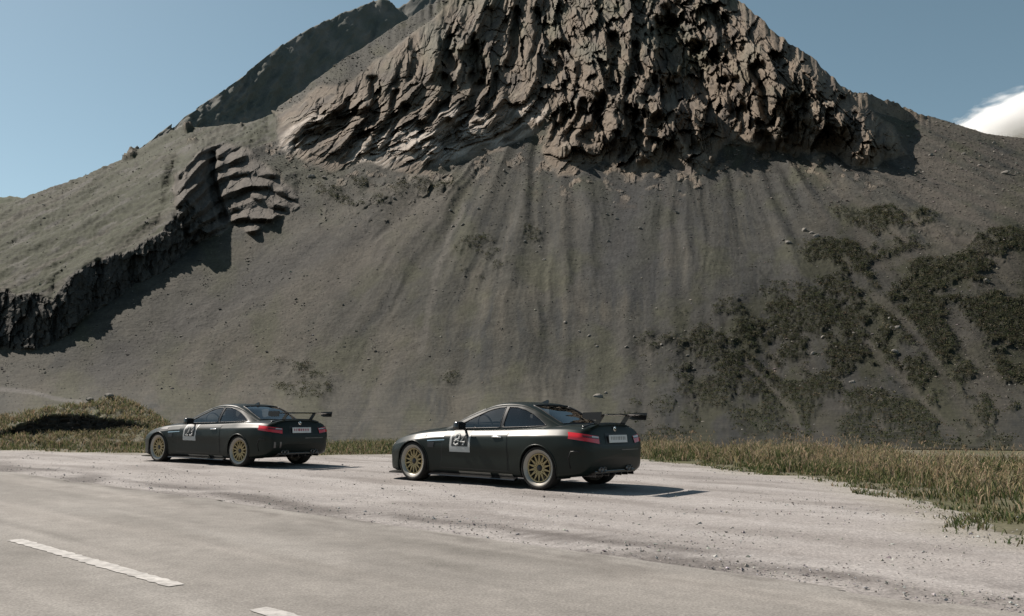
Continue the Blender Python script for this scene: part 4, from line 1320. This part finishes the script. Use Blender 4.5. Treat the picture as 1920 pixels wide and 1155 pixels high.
            vs, fs = lathe([(.070, .272), (.080, .280), (.088, .296), (.082, .312), (.060, .3245), (.03, .328), (-.12, .328), (-.15, .322), (-.165, .30), (-.16, .262)], 48)
            obj_py('tyre', place(vs), fs, M_TYRE, wh, True)
            vs, fs = lathe([(.046, .001), (.046, .038), (.036, .048), (.02, .048)], 24)
            obj_py('centre_cap', place(vs), fs, M_TRIM, wh, True)
            vs, fs = lathe([(-.055, .06), (-.055, .185), (-.085, .185), (-.085, .06)], 36)
            obj_py('brake_disc', place(vs), fs, M_DISC, wh)
            # seven wheel bolts' collar and caliper
            vs, fs = rbox(-.13, -.05, .05, .07, .07, .16, .015)
            obj_py('brake_caliper', place(vs), fs, M_TRIM, wh)
    return root


CAR1 = (-0.085, 14.641); CAR2 = (-6.39, 19.658)
car('dark green racing coupe numbered 84 with pale plate, parked nearer', CAR1, math.radians(141.5), 1.0, 1.0, .955, '84', 'grey', 1.13, 3, False, group='racing coupes parked on the lay-by')
car('dark green racing coupe with red-lettered plate parked ahead at the left', CAR2, math.radians(146.6), 1.045, 1.01, .945, '23', 'red', 1.12, 8, True, .74, group='racing coupes parked on the lay-by')

# ------------------------------------------------------------------ grass bank at the left
bc = np.arange(-260, 345, 2.5)
BC = uvl([(-260, 796), (-100, 786), (0, 780), (60, 770), (100, 763), (150, 757), (190, 749), (215, 744), (235, 747), (255, 756), (280, 769), (305, 786), (328, 806), (345, 830)])
bcr = np.interp(bc, BC[:, 0], BC[:, 1]) + 2.0 * fbm(bc / 12, bc * 0, 3, 501)
bD0 = np.full(bc.shape, 27.6)
SC_T = uvl([(-260, 812), (0, 812), (40, 794), (90, 778), (130, 778), (170, 779), (210, 784), (250, 793), (275, 800)])
SC_B = uvl([(-260, 816), (0, 818), (60, 812), (120, 808), (170, 810), (210, 806), (240, 802), (275, 802)])
SCAR = np.concatenate([SC_T, SC_B[::-1]])


def bank_slope(Ub, Vb):
    m = pmask(Ub + 5 * fbm(Ub / 20, Vb / 20, 2, 503), Vb + 3 * fbm(Ub / 14, Vb / 14, 2, 505), SCAR, 3)
    return 0.30 * (1 - m) + 2.5 * m


Ub, Vb, Pb_ = slope_sheet(bc, bD0, bcr, 90, bank_slope)
msc = pmask(Ub + 5 * fbm(Ub / 20, Vb / 20, 2, 503), Vb + 3 * fbm(Ub / 14, Vb / 14, 2, 505), SCAR, 3)
tb = sst(0, 0.06, np.linspace(0, 1, 90))[:, None]
Pb_ = displace(Pb_, tb * (0.10 * fbm(Ub / 12, Vb / 8, 4, 507) + msc * (-0.25 + 0.25 * ridged(Ub / 10, Vb / 9, 3, 509))))
Pb_[0, :, 2] = -0.06
cB = mixc(np.ones(Ub.shape + (3,)) * np.array([0.125, 0.115, 0.075]), (0.10, 0.098, 0.058), sst(-0.2, 0.3, fbm(Ub / 30, Vb / 18, 4, 511)))
cB = mixc(cB, (0.16, 0.142, 0.112), sst(.05, .35, fbm(Ub / 22, Vb / 12, 4, 513)) * 0.8)
cB = mixc(cB, (0.050, 0.044, 0.038), msc)  # eroded earth, colour darkened for the shade under the overhang
Pb2 = add_back(Pb_, ((0.6, .2), (2, .4), (5, .5)))
cB = np.concatenate([cB] + [cB[-1:]] * 3, 0)
bank = mesh_np('grass_bank', Pb2.reshape(-1, 3), grid_faces(*Pb2.shape[:2]), M_GND, cols=cB.reshape(-1, 3))
tag(bank, 'low grassy bank with dark eroded face behind the lay-by', None, None, 'structure')


# ------------------------------------------------------------------ grass
def blades(name, pos, hgt, wid, lean, cols, m, kind='stuff', label=None):
    n = len(pos)
    az = rng.uniform(0, 2 * np.pi, n)
    la = rng.uniform(0, 2 * np.pi, n)
    dx, dy = np.cos(az) * wid, np.sin(az) * wid
    lx, ly = np.cos(la) * lean * hgt, np.sin(la) * lean * hgt
    v = np.zeros((n, 5, 3))
    v[:, 0] = pos - np.stack([dx, dy, 0 * dx], 1); v[:, 1] = pos + np.stack([dx, dy, 0 * dx], 1)
    mid = pos + np.stack([lx * .35, ly * .35, hgt * .58], 1)
    v[:, 2] = mid - np.stack([dx, dy, 0 * dx], 1) * .75; v[:, 3] = mid + np.stack([dx, dy, 0 * dx], 1) * .75
    v[:, 4] = pos + np.stack([lx, ly, hgt * (1 - .25 * lean)], 1)
    b = np.arange(n)[:, None] * 5
    f_ = np.concatenate([b + np.array([0, 1, 3]), b + np.array([0, 3, 2]), b + np.array([2, 3, 4])], 0)
    o = mesh_np(name, v.reshape(-1, 3), f_, m, smooth=False, cols=np.repeat(cols, 5, 0))
    return tag(o, label, None, None, kind)


def pick(cols_w, n):
    cw = np.array([c_[:3] for c_ in cols_w]); p = np.array([c_[3] for c_ in cols_w]); p = p / p.sum()
    c_ = cw[rng.choice(len(cw), n, p=p)]
    return c_ * rng.uniform(.7, 1.3, (n, 1)) * rng.uniform(.92, 1.08, (n, 3))


# right verge and strip along the back of the lay-by
def verge_pts(n, x0, x1, y0, y1, lo, hi):
    X = rng.uniform(x0, x1, n); Y = rng.uniform(y0, y1, n)
    sd = layby_sd(X, Y)
    cl = fbm(X / 0.7, Y / 0.7, 3, 521)
    cl2 = fbm(X / 3.0, Y / 3.0, 3, 523)
    k = (sd < hi) & (sd > lo) & (rng.uniform(0, 1, n) < sst(-0.12, 0.34, cl + 0.5 * cl2 + 0.16 * sst(0.2, -1.0, sd)))
    return X[k], Y[k], sd[k]


GREEN = [(0.095, 0.120, 0.048, 4), (0.135, 0.145, 0.062, 3), (0.19, 0.17, 0.09, 2), (0.065, 0.09, 0.036, 2)]
TAN = [(0.46, 0.37, 0.24, 4), (0.36, 0.30, 0.18, 3), (0.25, 0.21, 0.115, 2), (0.42, 0.31, 0.21, 1.5)]
X, Y, sd = verge_pts(150000, 2.5, 15, 4.5, 31, -7.5, 0.55)
far = sst(-0.1, -1.8, sd)
h_ = (0.05 + 0.10 * far + 0.16 * rng.uniform(0, 1, len(X)) ** 2 * (0.3 + far)) * (0.8 + 0.8 * sst(-.2, .4, fbm(X / 1.5, Y / 1.5, 2, 531)))
tan = rng.uniform(0, 1, len(X)) < (0.16 + 0.55 * far * sst(-.3, .3, fbm(X / 2.0, Y / 2.0, 3, 533) + 0.1))
cg = np.where(tan[:, None], pick(TAN, len(X)), pick(GREEN, len(X)))
blades('grass', np.stack([X, Y, np.full(len(X), -0.035)], 1), h_ * 1.1, 0.006 + 0.006 * rng.uniform(0, 1, len(X)) + 0.004 * (Y > 16), rng.uniform(.2, .9, len(X)), cg, M_GRASS, label='green and straw grass on the right verge')
# tall dry stalks with seed heads
X, Y, sd = verge_pts(11000, 2.5, 15, 7, 31, -7.5, -0.7)
n = len(X)
h_ = rng.uniform(.20, .62, n) * (0.35 + 0.95 * sst(-.3, .45, fbm(X / 2.0, Y / 2.0, 2, 541)))
base = np.stack([X, Y, np.full(n, -0.03)], 1)
blades('dry_grass', base, h_, np.full(n, 0.0045), rng.uniform(.1, .45, n), pick(TAN, n), M_GRASS, label='tall straw stalks on the right verge')
la = rng.uniform(0, 2 * np.pi, n); ln = rng.uniform(.05, .3, n)
tip = base + np.stack([np.cos(la) * ln * h_, np.sin(la) * ln * h_, h_ * .86], 1)
hd = np.repeat(tip, 3, 0) + rng.normal(0, .022, (n * 3, 3))
blades('grass_seed_heads', hd, rng.uniform(.05, .11, n * 3), np.full(n * 3, .009), rng.uniform(.2, 1.2, n * 3), pick([(0.40, 0.31, 0.20, 3), (0.34, 0.25, 0.17, 2), (0.27, 0.21, 0.12, 2)], n * 3), M_GRASS, label='straw seed heads above the verge')
# back strip behind the cars and left of them
X, Y, sd = verge_pts(120000, -34, 4.5, 24, 38, -9, 0.35)
far = sst(-0.1, -2.5, sd)
zb = np.full(len(X), -0.035)
h_ = 0.07 + 0.22 * rng.uniform(0, 1, len(X)) ** 2 * (0.35 + far)
tan = rng.uniform(0, 1, len(X)) < 0.42 + 0.25 * fbm(X / 2, Y / 2, 2, 551)
cg = np.where(tan[:, None], pick(TAN, len(X)) * 0.75, pick(GREEN, len(X)))
blades('grass', np.stack([X, Y, zb], 1), h_, 0.010 + 0.008 * rng.uniform(0, 1, len(X)), rng.uniform(.2, .9, len(X)), cg, M_GRASS, label='low dry grass along the back of the lay-by')
# grass on the bank
w_ = (1 - msc) * (np.arange(90)[:, None] > 2) * sst(-.25, .2, fbm(Ub / 22, Vb / 9, 3, 515))
w_ = (w_ / w_.sum()).ravel()
ids = rng.choice(w_.size, 24000, p=w_)
bp = Pb_.reshape(-1, 3)[ids] + rng.normal(0, .06, (len(ids), 3)) * np.array([1, 1, 0])
cg = np.where((rng.uniform(0, 1, len(ids)) < .66)[:, None], pick(TAN, len(ids)) * 0.8, pick(GREEN, len(ids)) * 1.15)
blades('grass', bp - np.array([0, 0, .02]), rng.uniform(.05, .20, len(ids)), np.full(len(ids), .013), rng.uniform(.2, .9, len(ids)), cg, M_GRASS, label='grass tufts covering the low bank')

# ------------------------------------------------------------------ scrub on the slopes: leaf clumps
wgt = (np.clip(MT_SCRUB, 0, 1) ** 1.2) * (MT_P[..., 1] ** 1.0)
inb = (MT_U > -160) & (MT_U < 2100)
wgt = wgt * inb * (MT_SCRUB > .25) + 0.09 * zm * MT_OPEN * inb * MT_P[..., 1] * sst(-.1, .3, fbm(MT_U / 30, MT_V / 22, 3, 571)); wgt = (wgt / wgt.sum()).ravel()
ids = rng.choice(wgt.size, 21000, p=wgt)
cpnt = MT_P.reshape(-1, 3)[ids] + rng.normal(0, .12, (len(ids), 3))
szc = (cpnt[:, 1] / 260.0) ** 0.6
NL = 9
n = len(ids) * NL
ctr = np.repeat(cpnt, NL, 0); ss = np.repeat(szc * rng.uniform(.45, 1.15, len(ids)), NL)
off = rng.normal(0, 1, (n, 3)) * np.array([.42, .34, .26]); off[:, 2] = np.abs(off[:, 2])
ctr = ctr + off * ss[:, None]
d1 = rng.normal(0, 1, (n, 3)); d1 /= np.linalg.norm(d1, axis=1, keepdims=True)
d2 = np.cross(d1, rng.normal(0, 1, (n, 3))); d2 /= np.linalg.norm(d2, axis=1, keepdims=True)
r_ = (rng.uniform(.10, .24, n) * ss)[:, None]
v = np.stack([ctr - d1 * r_, ctr - d2 * r_ * .6, ctr + d1 * r_, ctr + d2 * r_ * .6], 1)
f_ = np.arange(n)[:, None] * 4 + np.arange(4)
cl_ = np.repeat(pick([(0.068, 0.074, 0.040, 4), (0.095, 0.092, 0.054, 3), (0.12, 0.102, 0.068, 2), (0.050, 0.057, 0.033, 3)], len(ids)), NL, 0) * rng.uniform(.75, 1.25, (n, 1))
o = mesh_np('mountain_scrub', v.reshape(-1, 3), f_, M_SCRUB, smooth=False, cols=np.repeat(cl_, 4, 0))
tag(o, 'dark green alpine scrub on the right slope', None, None, 'stuff')

# ------------------------------------------------------------------ stones
def rock_mesh(seed, sub=2, squash=(1, .85, .7)):
    bm = bmesh.new()
    bmesh.ops.create_icosphere(bm, subdivisions=sub, radius=1)
    r = random.Random(seed)
    pl = [(Vector((r.gauss(0, 1), r.gauss(0, 1), r.gauss(0, 1))).normalized(), r.uniform(.55, .85)) for _ in range(9)]
    for v in bm.verts:
        for n_, k in pl:
            t = v.co.dot(n_) - k
            if t > 0: v.co -= n_ * t
        v.co = Vector((v.co.x * squash[0], v.co.y * squash[1], v.co.z * squash[2])) * r.uniform(.95, 1.05)
    me = bpy.data.meshes.new('boulder')
    bm.to_mesh(me); bm.free()
    me.materials.append(M_STONE)
    return me


RM = [rock_mesh(k) for k in range(6)]
BOULD = {
    'pale boulders scattered over the upper right scree': [(1700, 258, 7), (1745, 292, 9), (1806, 291, 8), (1838, 312, 9), (1884, 327, 14), (1803, 316, 6), (1641, 316, 9), (1578, 318, 8), (1585, 325, 6), (1720, 322, 9), (1864, 268, 8)],
    'pale boulders clustered above the right scrub': [(1508, 434, 12), (1531, 446, 12), (1478, 461, 13), (1470, 455, 7), (1522, 440, 8)],
    'small boulders on grey scree below the central cliff': [(1139, 406, 7), (1157, 413, 7), (1200, 432, 8), (1274, 361, 6), (1269, 402, 10), (1140, 455, 7), (1012, 462, 6), (1020, 484, 7), (1005, 470, 5), (985, 455, 6)],
    'white boulders at the left cliff foot': [(583, 333, 13), (608, 335, 11)],
    'boulders beside the pale track on the scree': [(848, 423, 8), (868, 424, 9), (898, 398, 8), (946, 324, 9), (922, 365, 6), (740, 375, 9), (845, 395, 8)],
    'boulders on bare soil amid the right scrub': [(1678, 663, 14), (1668, 604, 9), (1684, 620, 12), (1648, 621, 8), (1688, 684, 6), (1602, 627, 6), (1545, 637, 11), (1526, 664, 10), (1597, 718, 10), (1850, 530, 11)],
    'pale rocks above the nearer car': [(1122, 744, 17), (1136, 736, 8)],
    'stones at the left edge of the scrub': [(1060, 604, 8), (1105, 630, 7), (1120, 650, 6), (1175, 655, 7), (1085, 620, 6), (1190, 635, 6), (1240, 650, 7), (1290, 665, 7), (1300, 690, 8), (1265, 640, 6)],
}
ORD = ['leftmost', 'second from left', 'third from left', 'fourth from left', 'fifth from left', 'sixth from left', 'seventh from left', 'eighth from left', 'ninth from left', 'tenth from left', 'eleventh from left']
for lab, pts in BOULD.items():
    for k, (bx, by, bs) in enumerate(sorted(pts)):
        p = on_mtn(bx, by)
        o = bpy.data.objects.new('boulder', RM[(k * 5 + len(lab)) % 6])
        COL.objects.link(o)
        s_ = bs * p[1] / FPX * 0.62
        o.location = (p[0], p[1], p[2] + s_ * .15)
        o.scale = (s_, s_ * random.uniform(.8, 1.1), s_ * random.uniform(.75, 1.0))
        o.rotation_euler = (random.uniform(-.4, .4), random.uniform(-.4, .4), random.uniform(0, 6.28))
        tag(o, ('rightmost' if k == len(pts) - 1 else ORD[k]) + ' of the ' + lab, 'boulder', lab)
for (bx, by, bs) in [(172, 716, .16), (207, 707, .2)]:
    u_, v_ = uv(bx, by)
    j = int(np.argmin(np.abs(bc - u_))); i = int(np.argmin(np.abs(Vb[:, j] - v_)))
    p = Pb_[i, j]
    o = bpy.data.objects.new('boulder', RM[2]); COL.objects.link(o)
    o.location = (p[0], p[1], p[2] + .05); o.scale = (bs, bs, bs * .8)
    tag(o, 'larger white stone at the very top of the grass bank' if bx > 200 else 'smaller white stone lower on the grass bank top', 'boulder', 'white stones on the bank')


def stone_field(name, pos, size, cols, m, label):
    """many small angular stones joined: eight-faced, every one different"""
    n = len(pos)
    base = np.array([[1, 0, 0], [-1, 0, 0], [0, 1, 0], [0, -1, 0], [0, 0, 1], [0, 0, -1]], float)
    v = base[None] * rng.uniform(.55, 1.2, (n, 6, 1)) + rng.normal(0, .22, (n, 6, 3))
    v[:, :, 2] *= .65
    a = rng.uniform(0, 2 * np.pi, n); ca, sa = np.cos(a)[:, None], np.sin(a)[:, None]
    x = v[:, :, 0] * ca - v[:, :, 1] * sa; y = v[:, :, 0] * sa + v[:, :, 1] * ca
    v = np.stack([x, y, v[:, :, 2]], -1) * size[:, None, None] + pos[:, None, :]
    t = np.array([[0, 2, 4], [2, 1, 4], [1, 3, 4], [3, 0, 4], [2, 0, 5], [1, 2, 5], [3, 1, 5], [0, 3, 5]])
    f_ = (np.arange(n)[:, None, None] * 6 + t[None]).reshape(-1, 3)
    o = mesh_np(name, v.reshape(-1, 3), f_, m, smooth=False, cols=np.repeat(cols, 6, 0))
    return tag(o, label, None, None, 'stuff')


# scree rubble, thickest under the cliffs and in the runnels
q = np.clip(MT_OPEN, 0, 1) * (1 - 0.7 * MK['gr'])
dens = q * (0.15 + 1.5 * sst(.25, .5, fbm(MT_U / 40, MT_V / 40, 4, 601)) + 1.2 * sst(440, 300, MT_V) + 0.8 * zm * sst(.0, .3, fbm(MT_U / 25, MT_V / 25, 3, 603))) * ((MT_U > -160) & (MT_U < 2100))
dens[:60] *= .3
dens = (dens / dens.sum()).ravel()
ids = rng.choice(dens.size, 22000, p=dens)
pp = MT_P.reshape(-1, 3)[ids]
sz = pp[:, 1] / FPX * rng.uniform(.6, 1.3, len(ids)) * (1 + 2.2 * rng.uniform(0, 1, len(ids)) ** 7)
stone_field('scree_rubble', pp + np.array([0, 0, .02]), sz, pick([(0.17, 0.155, 0.135, 5), (0.12, 0.11, 0.10, 4), (0.27, 0.245, 0.215, 1.6)], len(ids)), M_PEB, 'small rubble strewn over the scree slopes')

# loose stones on the lay-by and along the road edge
n = 26000
Y = 4.6 + 22 * rng.uniform(0, 1, n) ** 1.5
X = (rng.uniform(-1, 1, n) * 0.66 - 0.0) * Y
rn = (X - C0[0]) * RN[0] + (Y - C0[1]) * RN[1]
sd = layby_sd(X, Y)
cl = fbm(X / 1.1, Y / 1.1, 3, 611)
k = (sd > -.2) & (rn > 3.0) & (rng.uniform(0, 1, n) < sst(-.3, .4, cl + .35 * np.exp(-((rn - 3.3) / .5) ** 2)))
X, Y = X[k], Y[k]
sz = rng.uniform(.004, .010, len(X)) * (1 + 2.0 * rng.uniform(0, 1, len(X)) ** 9)
stone_field('loose_gravel', np.stack([X, Y, np.full(len(X), .004)], 1), sz, pick([(0.42, 0.40, 0.38, 5), (0.30, 0.28, 0.26, 3), (0.20, 0.185, 0.175, 2)], len(X)), M_PEB, 'loose stones on the gravel lay-by')

# ------------------------------------------------------------------ cloud beyond the right ridge
M_CLOUD = bpy.data.materials.new('cloud_vapour')
M_CLOUD.use_nodes = True
nt = M_CLOUD.node_tree; nt.nodes.clear()
oo = nt.nodes.new('ShaderNodeOutputMaterial'); pv = nt.nodes.new('ShaderNodeVolumePrincipled')
pv.inputs['Color'].default_value = (1, 1, 1, 1); pv.inputs['Anisotropy'].default_value = 0.2
tc = nt.nodes.new('ShaderNodeTexCoord')
nz = nt.nodes.new('ShaderNodeTexNoise'); nz.inputs['Scale'].default_value = 2.6; nz.inputs['Detail'].default_value = 6; nz.inputs['Roughness'].default_value = .6
ln_ = nt.nodes.new('ShaderNodeVectorMath'); ln_.operation = 'LENGTH'
ma = nt.nodes.new('ShaderNodeMath'); ma.operation = 'MULTIPLY_ADD'; ma.inputs[1].default_value = 1.5
mb = nt.nodes.new('ShaderNodeMath'); mb.operation = 'SUBTRACT'
mr = nt.nodes.new('ShaderNodeMapRange'); mr.inputs[1].default_value = -0.25; mr.inputs[2].default_value = 0.42; mr.inputs[3].default_value = 0; mr.inputs[4].default_value = 0.05
nt.links.new(tc.outputs['Object'], nz.inputs['Vector']); nt.links.new(tc.outputs['Object'], ln_.inputs[0])
nt.links.new(nz.outputs['Fac'], ma.inputs[0]); ma.inputs[2].default_value = 0.0
nt.links.new(ma.outputs[0], mb.inputs[0]); nt.links.new(ln_.outputs['Value'], mb.inputs[1])
nt.links.new(mb.outputs[0], mr.inputs[0]); nt.links.new(mr.outputs[0], pv.inputs['Density'])
nt.links.new(pv.outputs[0], oo.inputs['Volume'])
bm = bmesh.new(); bmesh.ops.create_icosphere(bm, subdivisions=3, radius=1.25)
me = bpy.data.meshes.new('cloud'); bm.to_mesh(me); bm.free(); me.materials.append(M_CLOUD)
cl_o = bpy.data.objects.new('cloud', me); COL.objects.link(cl_o)
u_, v_ = uv(1985, 212)
Yc = 3600.0
cl_o.location = ((u_ - 960) / FPX * Yc, Yc, CAMH + (782 - v_) / FPX * Yc)
cl_o.scale = (480, 300, 130)
cl_o.rotation_euler = (0, math.radians(-14), 0)
tag(cl_o, 'white cloud above the right-hand ridge', 'cloud')
